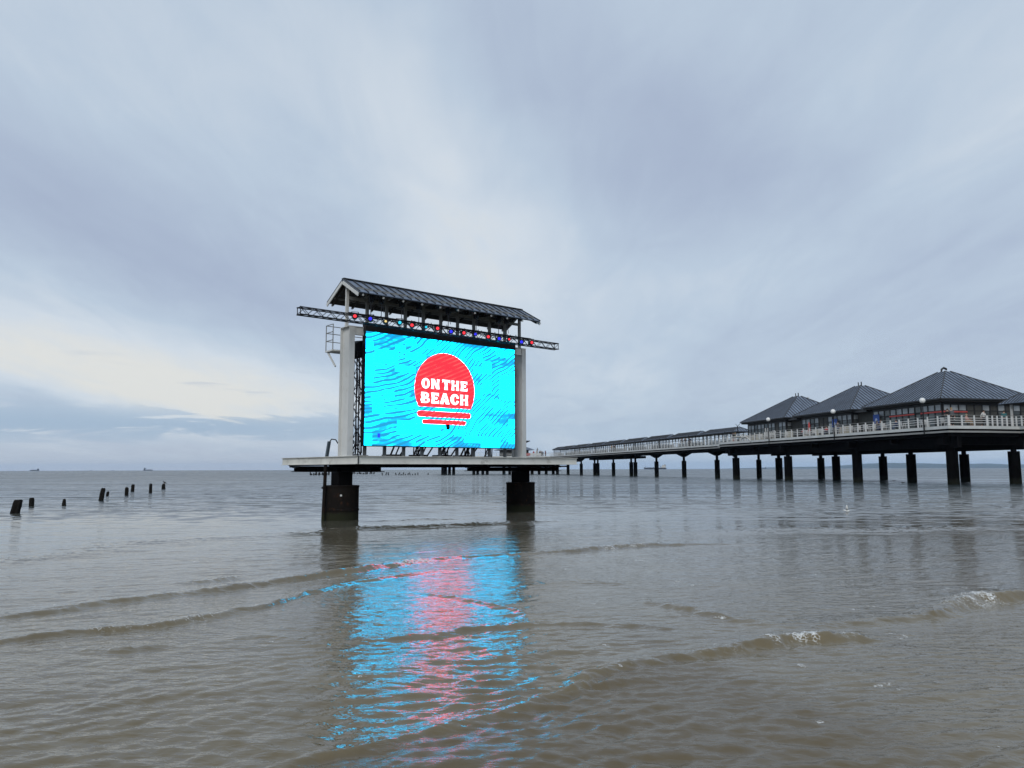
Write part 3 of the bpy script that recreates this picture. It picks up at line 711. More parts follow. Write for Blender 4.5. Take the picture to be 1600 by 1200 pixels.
def screen_material():
    m = bpy.data.materials.new('led_picture_water'); m.use_nodes = True
    g = NT(m.node_tree); b = g.n['Principled BSDF']
    tc = g.new('ShaderNodeTexCoord'); sp = g.new('ShaderNodeSeparateXYZ'); g.l.new(tc.outputs['Object'], sp.inputs[0])
    x, y, z = sp.outputs
    big = g.noise(g.vec(g.m('MULTIPLY', x, .45), g.m('MULTIPLY', z, 1.5)), 1.0, 4.0, .6, .4)
    col = g.ramp(big, [(.33, (.0, .046, .12)), (.43, (.0, .092, .20)), (.52, (.0, .46, .80)), (.75, (.0, .68, 1.0))])
    # stretches of thin dark ripple lines, flatter on the left, steeper to the right
    warp = g.noise(g.vec(g.m('MULTIPLY', x, .5), g.m('MULTIPLY', z, .8), 2.0), 1.0, 2.0, .5)
    tilt = g.m('ADD', .12, g.m('MULTIPLY', g.smooth(g.m('ADD', x, g.m('MULTIPLY', z, .55)), 2.5, 9.5), .42))
    zz = g.m('SUBTRACT', z, g.m('MULTIPLY', x, tilt))
    zz = g.m('ADD', zz, g.m('MULTIPLY', warp, .55))
    wv = g.m('SINE', g.m('MULTIPLY', zz, 43.0))
    br = g.noise(g.vec(g.m('MULTIPLY', x, 1.1), g.m('MULTIPLY', zz, 5.0), 5.0), 1.0, 2.0, .6)
    line = g.m('MULTIPLY', g.smooth(wv, -.40, .15), g.smooth(br, .33, .42))
    # compression blocks switch the lines off in rectangles
    bx = g.m('FLOOR', g.m('MULTIPLY', x, 2.35)); bz = g.m('FLOOR', g.m('MULTIPLY', z, 4.2))
    wn = g.new('ShaderNodeTexWhiteNoise', noise_dimensions='2D'); g.l.new(g.vec(bx, bz), wn.inputs['Vector'])
    bz2 = g.m('FLOOR', g.m('MULTIPLY', z, 2.1)); bx2 = g.m('FLOOR', g.m('MULTIPLY', x, 1.1))
    wn2 = g.new('ShaderNodeTexWhiteNoise', noise_dimensions='2D'); g.l.new(g.vec(bx2, bz2), wn2.inputs['Vector'])
    off = g.m('MAXIMUM', g.m('GREATER_THAN', wn.outputs['Value'], .80), g.m('GREATER_THAN', wn2.outputs['Value'], .84))
    line = g.m('MULTIPLY', line, g.m('SUBTRACT', 1.0, g.m('MULTIPLY', off, .92)))
    col = g.mix(g.m('MULTIPLY', off, .5), col, (.0, .42, .9, 1))
    dark = g.m('LESS_THAN', wn.outputs['Value'], .07)
    col = g.mix(g.m('MULTIPLY', dark, .45), col, (.0, .038, .095, 1))
    col = g.mix(g.m('MULTIPLY', line, .985), col, (.001, .048, .092, 1))
    # LED pixel rows, barely there
    b.inputs['Base Color'].default_value = (.01, .01, .012, 1); b.inputs['Roughness'].default_value = .6
    g.l.new(col, b.inputs['Emission Color']); b.inputs['Emission Strength'].default_value = 7.2
    return m

def red_screen():
    m = bpy.data.materials.new('led_picture_sun'); m.use_nodes = True
    g = NT(m.node_tree); b = g.n['Principled BSDF']
    tc = g.new('ShaderNodeTexCoord'); sp = g.new('ShaderNodeSeparateXYZ'); g.l.new(tc.outputs['Object'], sp.inputs[0])
    x, y, z = sp.outputs
    w = g.m('SINE', g.m('MULTIPLY', g.m('SUBTRACT', z, g.m('MULTIPLY', x, .42)), 40.0))
    n = g.noise(g.vec(g.m('MULTIPLY', x, 1.3), g.m('MULTIPLY', z, 2.5)), 1.0, 3.0, .6)
    f = g.m('MULTIPLY', g.smooth(w, .0, .9), g.smooth(n, .35, .6))
    col = g.mix(f, (1.0, .005, .010, 1), (.92, .020, .020, 1))
    b.inputs['Base Color'].default_value = (.01, .01, .012, 1)
    g.l.new(col, b.inputs['Emission Color']); b.inputs['Emission Strength'].default_value = 4.8
    return m

def letters(led):
    """ON THE / BEACH in fat flared show-card letters; x, z in units of the letter height"""
    wm = emit('screen_lettering', (.92, .90, .98), 2.0)
    hole = red_holes = bpy.data.materials['led_picture_sun']
    def stem(x, w, z0=0.0, z1=1.0, fl=.055):
        """flared vertical stroke"""
        zm = (z0 + z1) / 2
        return [(x - fl, z0), (x + w + fl, z0), (x + w + fl * .8, z0 + .10), (x + w, zm), (x + w + fl * .8, z1 - .10), (x + w + fl, z1), (x - fl, z1), (x - fl * .8, z1 - .10), (x, zm), (x - fl * .8, z0 + .10)]
    def ell(cx, cz, a, c, n=24, t0=0, t1=360):
        return [(cx + a * math.cos(R(t)), cz + c * math.sin(R(t))) for t in np.linspace(t0, t1, n, endpoint=(t1 - t0 < 360))]
    L = {
     'O': (.80, [('w', ell(.40, .5, .40, .52)), ('h', ell(.42, .5, .115, .34))]),
     'N': (.86, [('w', stem(.08, .18)), ('w', stem(.64, .16)), ('w', [(.06, 1.0), (.36, 1.0), (.82, 0.0), (.56, 0.0)])]),
     'T': (.80, [('w', stem(.27, .24, 0, .86, .07)), ('w', [(0, .70), (.10, .78), (.70, .78), (.80, .68), (.80, 1.0), (0, 1.02)])]),
     'H': (.84, [('w', stem(.08, .20)), ('w', stem(.56, .20)), ('w', [(.25, .40), (.60, .42), (.60, .62), (.25, .56)])]),
     'E': (.74, [('w', stem(.08, .24)), ('w', [(.28, .80), (.62, .76), (.72, .66), (.72, 1.0), (.28, 1.0)]), ('w', [(.28, .42), (.56, .38), (.60, .52), (.56, .64), (.28, .58)]),
                 ('w', [(.28, 0), (.74, 0), (.74, .36), (.64, .24), (.28, .20)])]),
     'B': (.80, [('w', stem(.08, .22)), ('w', ell(.36, .73, .36, .27)), ('w', ell(.38, .28, .42, .28)), ('h', ell(.42, .74, .10, .10)), ('h', ell(.44, .28, .12, .11))]),
     'A': (.86, [('w', [(.30, 1.02), (.58, 1.02), (.90, 0), (.54, 0)]), ('w', [(.30, 1.02), (.46, 1.02), (.30, 0), (-.02, 0)]), ('w', [(.22, .20), (.62, .20), (.60, .42), (.28, .42)]), ('h', [(.36, .50), (.50, .50), (.43, .78)])]),
     'C': (.80, [('w', ell(.42, .5, .42, .52)), ('h', ell(.46, .5, .13, .32)), ('h', [(.56, .40), (.90, .34), (.90, .62), (.56, .60)])]),
    }
    def word(txt, x0, x1, z0, h):
        gap = .10
        tot = sum(L[c][0] + gap if c != ' ' else .16 for c in txt) - gap
        sx = (x1 - x0) / tot; x = 0
        for c in txt:
            if c == ' ': x += .16; continue
            w, parts = L[c]
            mb = MB(); hb = []; k = 0
            for kind, poly in parts:
                pl = [(x0 + (x + px) * sx, z0 + pz * h) for px, pz in poly]
                if kind == 'w': mb.prism(pl, -.1165 - .0006 * k, -.1150); k += 1
                else: hb.append(MB().prism(pl, -.1205 - .0006 * k, -.1195)); k += 1
            o = mb.build('letter', wm, led)
            for q in hb: q.build('counter', hole, o)
            x += w + gap
    word('ON THE', 2.79, 4.81, 4.505, .36)
    word('BEACH', 2.77, 4.86, 3.985, .385)
stage()

# ------------------------------------------------------------------ gear on and behind the stage
def gear():
    tr = thing('lighting_truss', 'long black lattice truss hung across the top of the screen', 'truss', S0, TH)
    mb = MB(); truss(mb, (-2.06, -.52, 6.555), (9.0, -.52, 6.555), .27, .021, .011, .24)
    mb.build('lattice', M['black_metal'], tr)
    MB().tube([(-.4, -.64, 6.70), (7.5, -.64, 6.70)], .022, 8).build('clamp_bar', M['black_metal'], tr)
    cab = MB()
    r2 = random.Random(4)
    u = .1
    while u < 7.2:
        w = r2.uniform(.35, .7)
        cab.tube([(u + w * t, -.62 + .04 * math.sin(t * 9), 6.69 - .14 * math.sin(math.pi * t) + .12 * (r2.random() - .3)) for t in np.linspace(0, 1, 8)], .013, 5)
        u += w * .7
    cab.build('cable', M['black_metal'], tr)
    cols = [('red', 551), ('blue', 575), ('yellow', 599), ('cyan', 621), ('red', 640), ('cyan', 662), ('red', 680), ('blue', 701), ('red', 721), ('blue', 739), ('red', 759), ('blue', 776), ('red', 791.6), ('blue', 811), ('red', 827)]
    us = [-.252, .311, .892, 1.439, 1.924, 2.50, 2.984, 3.564, 4.13, 4.653, 5.25, 5.77, 6.258, 6.88, 7.407]
    zs = [6.576, 6.562, 6.549, 6.573, 6.544, 6.545, 6.557, 6.51, 6.529, 6.541, 6.512, 6.497, 6.525, 6.493, 6.524]
    em = {'red': emit('red_gel', (1.0, .03, .05), 1.1), 'blue': emit('blue_gel', (.02, .02, 1.0), 1.1), 'yellow': emit('yellow_gel', (.95, .75, .30), .8), 'cyan': emit('cyan_gel', (.02, .62, .85), 1.0)}
    small = {2: .75, 5: .75, 9: .8, 12: .75}
    labels = ['red stage light outside the left column, leftmost on the truss', 'blue stage light above the left end of the screen, leftmost blue one', 'small yellow stage light, the only yellow one on the truss',
              'large cyan stage light next to the yellow one', 'red stage light between the two cyan ones', 'small cyan stage light between two red ones', 'red stage light just right of the small cyan one',
              'blue stage light above the middle of the screen, over the sun', 'red stage light just right of the middle blue one', 'small blue stage light above the right half of the screen',
              'red stage light between the small blue one and a larger blue one', 'blue stage light left of the small pale red one', 'small red stage light over the right end of the screen', 'rightmost blue stage light, over the right column',
              'red stage light farthest right on the truss, past the right column']
    pos = [Vector((u_, -.80, z_)) for u_, z_ in zip(us, zs)]
    ct, s_ = math.cos(TH), math.sin(TH)
    for i, ((cn, _), p) in enumerate(zip(cols, pos)):
        wloc = (S0[0] + p.x * ct - p.y * s_, S0[1] + p.x * s_ + p.y * ct, p.z)
        L = thing('stage_light', labels[i], 'stage light', wloc, TH - R(26 + 6 * math.sin(i * 2.1)), 'coloured stage lights along the truss')
        k = small.get(i, 1.0)
        can = MB()
        can.tube([(0, .0, 0), (0, .012, 0), (0, .09, 0), (0, .20, 0), (0, .26, 0), (0, .27, 0)], [.085 * k, .092 * k, .088 * k, .085 * k, .06 * k, .03 * k], 18)
        can.build('can', M['black_metal'], L, smooth=False)
        MB().tube([(0, -.012, 0), (0, -.004, 0)], [.049 * k, .056 * k], 20).build('lens', em[cn], L)
        y = MB()
        y.beam((-.11, .10, 0), (-.11, .10, .15), .012, .03); y.beam((.11, .10, 0), (.11, .10, .15), .012, .03); y.beam((-.116, .10, .156), (.116, .10, .156), .03, .012)
        y.build('yoke', M['black_metal'], L)
    # chain hoists under the roof
    labs = ['black chain hoist nearest the left roof end', 'black chain hoist second from the left roof end', 'black chain hoist hanging above the cyan stage light', 'black chain hoist hanging above the left part of the sun picture',
            'black chain hoist with long chain loop above the middle of the screen', 'black chain hoist above the right part of the screen', 'black chain hoist second from the right roof end', 'black chain hoist nearest the right roof end']
    for u, lb in zip((.52, .92, 1.72, 2.42, 3.68, 4.95, 6.02, 6.42), labs):
        p = Vector((u, -.46, 0))
        wloc = (S0[0] + p.x * ct - p.y * s_, S0[1] + p.x * s_ + p.y * ct, 7.0)
        h = thing('chain_hoist', lb, 'hoist', wloc, TH, 'chain hoists carrying the lighting truss')
        MB().box(-.075, .075, -.07, .07, .20, .44).box(-.05, .05, -.12, -.071, .24, .38).build('motor', M['black_metal'], h, bevel=.012)
        MB().tube([(0, 0, .199), (0.0, 0, -.29)], .012, 6).build('load_chain', M['chain'], h)
        MB().tube([(.05, .03, .21)] + [(.05 + .075 * math.sin(math.pi * t), .03, .21 - (.30 + .10 * math.sin(u * 7)) * math.sin(math.pi * t)) for t in np.linspace(.05, .95, 14)] + [(.045, .06, .22)], .010, 5).build('slack_chain', M['chain'], h)
        MB().tube([(0, 0, .44), (0, 0, .52)], .02, 6).build('hook', M['black_metal'], h)
    # tower and covered box beside the screen
    tw = thing('truss_tower', 'black lattice truss tower standing between left column and screen edge', 'truss tower', S0, TH)
    mb = MB(); truss(mb, (.52, .32, 2.14), (.52, .32, 5.62), .25, .022, .011, .26, Vector((0, 1, 0))); mb.build('lattice', M['black_metal'], tw)
    MB().box(.25, .80, .02, .62, 2.08, 2.13).beam((.15, .05, 2.15), (.45, .25, 2.55), .03).beam((.2, .7, 2.15), (.45, .4, 2.55), .03).build('base', M['black_metal'], tw)
    q = MB(); r3 = random.Random(8)
    for k in range(3):
        x = .40 + .1 * k
        q.tube([(x + .03 * math.sin(t * 11 + k), .16, 2.2 + 3.3 * t) for t in np.linspace(0, 1, 20)], .014, 5)
    q.build('cable', M['black_metal'], tw)
    bx = thing('covered_box', 'box under black cloth fixed beside the upper left of the screen', 'covered box', S0, TH)
    MB().add([(.24, .30, 5.45), (.74, .30, 5.45), (.74, .92, 5.45), (.24, .92, 5.45), (.24, .34, 5.82), (.74, .34, 6.05), (.74, .90, 6.10), (.24, .90, 5.90)],
             [(3, 2, 1, 0), (4, 5, 6, 7), (0, 1, 5, 4), (1, 2, 6, 5), (2, 3, 7, 6), (3, 0, 4, 7)]).build('cloth_cover', M['black_cloth'], bx, bevel=.03)
    # rear braces behind the screen
    for k, (u, lab) in enumerate(((3.2, 'black raking brace behind the middle of the screen'), (4.4, 'black raking brace behind the screen just right of its middle'), (5.5, 'black raking brace behind the right part of the screen'), (6.5, 'black raking brace behind the screen nearest the right column'))):
        b = thing('rear_brace', lab, 'brace', S0, TH, 'raking braces behind the screen')
        mb = MB(); truss(mb, (u, .75, 2.12), (u, .55, 5.5), .22, .02, .010, .25, Vector((0, 1, 0)))
        mb.build('upright', M['black_metal'], b)
        mb = MB(); mb.beam((u, 2.6, 2.14), (u, .70, 4.6), .05); mb.beam((u + .22, 2.6, 2.14), (u + .1, .70, 4.3), .04); mb.beam((u - .2, 1.6, 2.14), (u, .7, 3.2), .04); mb.beam((u, 1.0, 2.14), (u + .4, 1.0, 2.9), .035)
        mb.build('raker', M['black_metal'], b)
        MB().box(u - .25, u + .28, 2.2, 2.8, 2.08, 2.22).build('ballast_block', M['deck_under'], b, bevel=.02)
    # pole with hose, and the standpipe next to the left caisson
    po = thing('cable_post', 'short leaning blue grey post with bent hose on the platform beside left column', 'post', S0, TH)
    MB().beam((-.14, 1.15, 2.08), (-.06, 1.15, 2.60), .09, .09).build('pole', M['hose'], po)
    MB().tube([(-.05, 1.15, 2.58), (.0, 1.10, 2.68), (.10, 1.0, 2.66), (.16, .9, 2.50), (.17, .78, 2.36), (.16, .70, 2.10)], .02, 7).build('hose', M['black_metal'], po)
    pi = thing('standpipe', 'dark leaning steel pipe running down beside the left caisson into the water', 'pipe', S0, TH)
    MB().tube([(-.435, .62, 1.79), (-.445, .62, 1.5), (-.50, .62, -.6)], [.055, .055, .06], 12).build('pipe', M['rust'], pi)
    MB().tube([(-.47, .62, 1.04), (-.472, .62, 1.10)], .085, 12).build('pipe_clamp', M['rust'], pi)
gear()

# ------------------------------------------------------------------ the pier (local x across, to the right; y along, out to sea)
PA = R(11.31)
P0 = (44.5, 77.6, 0)
def pw(w, s, z=0.0):
    c, sn = math.cos(PA), math.sin(PA)
    return Vector((P0[0] + w * c - s * sn, P0[1] + w * sn + s * c, z))

def column(mb, w, s, r=.55, top=3.36, neck=3.9, nr=.27):
    mb.lathe([(r, -1.2), (r, top - .02), (r * .97, top), (nr, top + .001), (nr, neck)], 20, (w, s, 0))

def haunch(w, s0, sgn, zt, zb, L, th=.35, hole=True):
    """sloping bracket beside a column, along the pier; a plate with a round eye near the column"""
    mb = MB()
    y0, y1 = s0 + sgn * .26, s0 + sgn * L
    n = 14
    if not hole:
        pts = [(y0, zt), (y1, zt), (y1, zt - .12), (y0, zb)]
        for a, b in ((-th / 2, th / 2),):
            vs = [(w + a, y, z) for y, z in pts] + [(w + b, y, z) for y, z in pts]
            mb.add(vs, [(0, 1, 2, 3), (7, 6, 5, 4), (0, 4, 5, 1), (1, 5, 6, 2), (2, 6, 7, 3), (3, 7, 4, 0)])
        return mb
    cy, cz, rr = s0 + sgn * L * .30, zt - (zt - zb) * .36, (zt - zb) * .17
    out = []
    def edge(t):        # walk round the plate outline
        P = [(y0, zt), (y1, zt), (y1, zt - .12), (y0, zb)]
        per = [0]
        for k in range(4): per.append(per[-1] + math.dist(P[k], P[(k + 1) % 4]))
        d = t * per[-1]
        for k in range(4):
            if d <= per[k + 1] + 1e-9:
                f = (d - per[k]) / (per[k + 1] - per[k]); a = P[k]; b = P[(k + 1) % 4]
                return (a[0] + (b[0] - a[0]) * f, a[1] + (b[1] - a[1]) * f)
    N = 28
    outer = [edge(i / N) for i in range(N)]
    inner = []
    for (yy, zz) in outer:
        a = math.atan2(zz - cz, yy - cy); inner.append((cy + rr * math.cos(a), cz + rr * math.sin(a)))
    vs = [(w - th / 2, y, z) for y, z in outer] + [(w - th / 2, y, z) for y, z in inner] + [(w + th / 2, y, z) for y, z in outer] + [(w + th / 2, y, z) for y, z in inner]
    fs = []
    for i in range(N):
        j = (i + 1) % N
        fs += [(i, j, N + j, N + i), (2 * N + i, 3 * N + i, 3 * N + j, 2 * N + j), (i, 2 * N + i, 2 * N + j, j), (N + i, N + j, 3 * N + j, 3 * N + i)]
    return mb.add(vs, fs)

def deck_band(parent, poly, zt=5.60, closed=True):
    """deck with its white kerb, the recess below it and the pale projecting ledge, following the outline"""
    n = len(poly)
    def prism(z0, z1, off, name, m):
        # offset polygon outward
        pts = []
        for i in range(n):
            p = Vector(poly[i]); a = Vector(poly[i - 1]); b = Vector(poly[(i + 1) % n])
            d1 = (p - a).normalized(); d2 = (b - p).normalized()
            n1 = Vector((d1.y, -d1.x)); n2 = Vector((d2.y, -d2.x))
            bis = (n1 + n2).normalized(); k = off / max(.4, bis.dot(n1))
            pts.append(p + bis * k)
        vs = [(p.x, p.y, z0) for p in pts] + [(p.x, p.y, z1) for p in pts]
        fs = [tuple(reversed(range(n))), tuple(range(n, 2 * n))] + [(i, (i + 1) % n, (i + 1) % n + n, i + n) for i in range(n)]
        return MB().add(vs, fs).build(name, m, parent)
    prism(zt - .02, zt, -.02, 'planking', M['planks'])
    prism(zt - .32, zt - .021, 0.0, 'kerb', M['kerb'])
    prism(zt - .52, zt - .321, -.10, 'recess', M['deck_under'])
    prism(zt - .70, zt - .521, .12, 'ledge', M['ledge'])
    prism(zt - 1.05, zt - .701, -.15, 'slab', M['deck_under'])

DZ = 5.87
def railing(name, label, pts, spacing, z=DZ, group='white pier railings', h=1.05):
    o = thing(name, label, 'railing', P0, PA, group)
    rails = MB(); top = MB()
    posts = []
    for k in range(len(pts) - 1):
        a = Vector(pts[k]); b = Vector(pts[k + 1]); L = (b - a).length; n = max(1, int(round(L / spacing)))
        for i in range(n + (1 if k == len(pts) - 2 else 0)):
            posts.append(a + (b - a) * (i / n))
        for zz in (.30, .53, .76): rails.beam((a.x, a.y, z + zz), (b.x, b.y, z + zz), .035, .05)
        top.beam((a.x, a.y, z + h), (b.x, b.y, z + h), .05, .045)
    rails.build('rail', M['white'], o); top.build('handrail', M['post_paint'], o)
    if len(posts) <= 100:
        pm = None
        for p in posts:
            if pm is None:
                pm = MB().box(-.055, .055, -.055, .055, 0, h - .025).build('post', M['white'], o, loc=(p.x, p.y, z))
            else:
                c = pm.copy(); C.objects.link(c); c.location = (p.x, p.y, z)
    return o

def pier():
    # ---- restaurant platform
    pf = thing('pier_platform', 'wide dark pier platform on thick black columns, carrying the pavilions', 'pier', P0, PA)
    poly = [(-1.5, -1.5), (3.1, -1.5), (7.2, -1.1), (7.2, -45), (14.2, -45), (14.2, -1.5), (17, -1.5), (17, 48.2), (-1.5, 48.2)]
    deck_band(pf, poly, DZ)
    for w, r_ in ((0, 0), (7.64, .15), (15.1, .3)):
        for k in range(4):
            mb = MB(); column(mb, w, 15.13 * k + (.0 if w == 0 else .3 if w < 10 else .2)); mb.build('column', M['shaded_tar'], pf)
    for s in (-14, -28, -42):
        mb = MB(); column(mb, 10.7, s); mb.build('column', M['shaded_tar'], pf)
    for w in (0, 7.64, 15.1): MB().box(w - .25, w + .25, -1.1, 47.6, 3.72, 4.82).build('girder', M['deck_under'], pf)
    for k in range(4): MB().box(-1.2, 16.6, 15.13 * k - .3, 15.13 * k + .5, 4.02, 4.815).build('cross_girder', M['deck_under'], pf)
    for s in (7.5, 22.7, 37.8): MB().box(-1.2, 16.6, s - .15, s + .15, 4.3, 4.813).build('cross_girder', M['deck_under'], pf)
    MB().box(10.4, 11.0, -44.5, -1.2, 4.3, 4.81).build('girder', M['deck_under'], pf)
    for k in range(4):
        haunch_ = haunch(0, 15.13 * k, 1, 4.0, 3.45, 1.0, .5, False); haunch_.build('haunch', M['deck_under'], pf)
    rp = [(-1.38, 48.1), (-1.38, -1.38), (3.1, -1.38)]
    railing('railing', 'white post railing along the seaward left side of the pavilion platform', [(-1.38, 48.0), (-1.38, -1.40)], 1.42)
    railing('railing', 'white post railing on the end of the platform facing the beach', [(-1.25, -1.38), (3.1, -1.38)], 1.25)
    railing('railing', 'white railing with closely set posts at the right edge of the photo', [(3.2, -1.36), (7.0, -.98), (7.32, -14)], .62)
    # ---- walkway out to the pier head
    wk = thing('pier_walkway', 'long narrow dark walkway on single black columns leading out to the pier head', 'pier', P0, PA)
    W0, W1, WC = 1.5, 8.3, 4.9
    deck_band(wk, [(W0, 48.35), (W1, 48.35), (W1, 172), (W0, 172)], DZ - .02)
    cs = [61.9 + 14.45 * k for k in range(8)]
    for k, s in enumerate(cs):
        tw = (-1.4, 1.4) if k in (3, 5) else (0,)
        for d in tw:
            mb = MB(); column(mb, WC, s + d, .46, 3.25, 4.78, .24); mb.build('column', M['shaded_tar'], wk)
        if k not in (4,):
            for sg in (-1, 1):
                inner = (k == 3 and sg == 1) or (k == 5 and sg == -1)
                if not inner: haunch(WC, s + sg * (1.4 if len(tw) == 2 else 0), sg, 4.78, 3.95, 3.4, .40).build('bracket', M['deck_under'], wk)
    mb = MB(); column(mb, 12.2, 60.2, .46, 3.25, 4.78, .24); mb.build('column', M['shaded_tar'], wk)
    MB().box(8.0, 13.0, 52, 68, 4.5, 4.78).build('side_stage', M['deck_under'], wk)
    MB().box(WC - .45, WC + .45, 48.5, 171.5, 4.66, 4.80).build('girder', M['deck_under'], wk)
    MB().box(WC - 1.2, WC + 2.2, cs[3] - 2.6, cs[5] + 2.6, 4.12, 4.655).build('deep_girder', M['deck_under'], wk)
    railing('railing', 'white post railing along the left side of the long walkway', [(W0 + .12, 171.8), (W0 + .12, 48.5)], 1.42, DZ - .02)
    railing('railing', 'white post railing along the right side of the long walkway', [(W1 - .12, 171.8), (W1 - .12, 48.5)], 2.9, DZ - .02)
    # ---- pier head
    hd = thing('landing_pier', 'distant wide pier head on many black columns behind the screen stage', 'pier', P0, PA)
    deck_band(hd, [(-33.5, 172.2), (12.5, 172.2), (12.5, 205), (-33.5, 205)], DZ - .04)
    hp = [691.5, 696, 702, 708.5, 740, 746, 754, 761, 787, 796, 810, 820, 831, 842, 853, 864, 870.5]
    i = 0
    rows = [175, 181, 188, 196]
    for q, px in enumerate(hp):
        s = rows[(q * 3) % 4]
        # place each column on its row under the deck
        a = (px - 800) / 1200.0
        c, sn = math.cos(PA), math.sin(PA)
        w = (a * (P0[1] + s * c) - P0[0] + s * sn) / (c - a * sn)
        mb = MB(); column(mb, w, s, .5, 3.3, 4.7, .3); mb.build('column', M['shaded_tar'], hd)
    MB().box(-33, 12, 172.6, 173.4, 4.0, 4.8).build('girder', M['deck_under'], hd)
    MB().box(-33, 12, 187, 188, 4.0, 4.79).build('girder', M['deck_under'], hd)
    railing('railing', 'pale railing round the distant pier head', [(-33.3, 172.4), (1.4, 172.4)], 2.8, DZ - .04)
    # pagoda-like building on the head
    c0 = pw(-7.6, 186, DZ - .03)
    pg = thing('pier_head_pavilion', 'small distant pavilion with two stacked roofs at the pier head', 'pavilion', c0, PA)
    MB().box(-4.2, 4.2, -4, 4, 0, 2.2).build('wall', M['dark_wall'], pg)
    MB().loft([[(-6, -6, 2.2), (6, -6, 2.2), (6, 6, 2.2), (-6, 6, 2.2)], [(-2.6, -2.6, 3.6), (2.6, -2.6, 3.6), (2.6, 2.6, 3.6), (-2.6, 2.6, 3.6)]]).build('lower_roof', M['roof'], pg)
    MB().box(-2.2, 2.2, -2.2, 2.2, 3.6, 4.0).build('drum', M['dark_frame'], pg)
    MB().loft([[(-2.4, -2.4, 4.0), (2.4, -2.4, 4.0), (2.4, 2.4, 4.0), (-2.4, 2.4, 4.0)], [(-4.6, -4.6, 5.1), (4.6, -4.6, 5.1), (4.6, 4.6, 5.1), (-4.6, 4.6, 5.1)], [(-4.6, -4.6, 5.3), (4.6, -4.6, 5.3), (4.6, 4.6, 5.3), (-4.6, 4.6, 5.3)]]).build('upper_roof', M['roof_edge'], pg)
    bn = thing('sign_board', 'long low white and red board on the pier head railing', 'board', pw(-4.6, 173.2, DZ - .04), PA)
    MB().box(-.2, 3.2, -.05, .05, .15, .95).build('white_panel', M['white'], bn)
    MB().box(-1.5, -.21, -.05, .05, .15, .95).build('red_panel', M['red_strip'], bn)
    ms = thing('mast', 'slim dark mast on the pier head', 'mast', pw(-.4, 182, DZ - .04), PA)
    MB().tube([(0, 0, 0), (0, 0, 2.9)], [.22, .15], 10).build('pole', M['post_paint'], ms)
    MB().box(-.5, .5, -.05, .05, 2.3, 2.4).build('yard', M['post_paint'], ms)
pier()

def hip_roof(parent, x0, x1, y0, y1, ze, za, seam=.42, ridge=.35, ov=0.0):
    """hipped metal roof with standing seams; returns the roof object"""
    mb = MB()
    cx, cy = (x0 + x1) / 2, (y0 + y1) / 2
    lx, ly = x1 - x0, y1 - y0
    rx = max(ridge, (lx - ly) / 2 + ridge) if lx > ly else ridge
    ry = max(ridge, (ly - lx) / 2 + ridge) if ly > lx else ridge
    E = [Vector((x0, y0, ze)), Vector((x1, y0, ze)), Vector((x1, y1, ze)), Vector((x0, y1, ze))]
    T = [Vector((cx - rx, cy - ry, za)), Vector((cx + rx, cy - ry, za)), Vector((cx + rx, cy + ry, za)), Vector((cx - rx, cy + ry, za))]
    mb.loft([[p - Vector((0, 0, .06)) for p in E], E, T])
    mb.mi += [0] * (len(mb.f) - len(mb.mi)); mb.cur = 1  # seams coloured dark to stand for the shade along them
    for k in range(4):
        a, b = E[k], E[(k + 1) % 4]; c, d = T[(k + 1) % 4], T[k]
        along = (b - a).normalized(); L = (b - a).length
        nrm = (b - a).cross(d - a).normalized()
        if nrm.z < 0: nrm = -nrm
        inn = nrm.cross(along); inn = inn if inn.z > 0 else -inn      # up the slope
        H = (d - a).dot(inn)
        ta, tb = (d - a).dot(along), (c - a).dot(along)
        n = int(L / seam)
        for i in range(1, n):
            t = L * i / n
            if t < ta: h = H * t / ta
            elif t > tb: h = H * (L - t) / (L - tb)
            else: h = H
            if h < .3: continue
            p = a + along * t + nrm * .02
            mb.beam(p + inn * .03, p + inn * (h - .05), .085, .08, nrm)
        mb.beam(a + Vector((0, 0, .02)), d + Vector((0, 0, .03)), .11, .09)
    return mb.build('roof', [M['roof'], M['roof_edge']], parent)

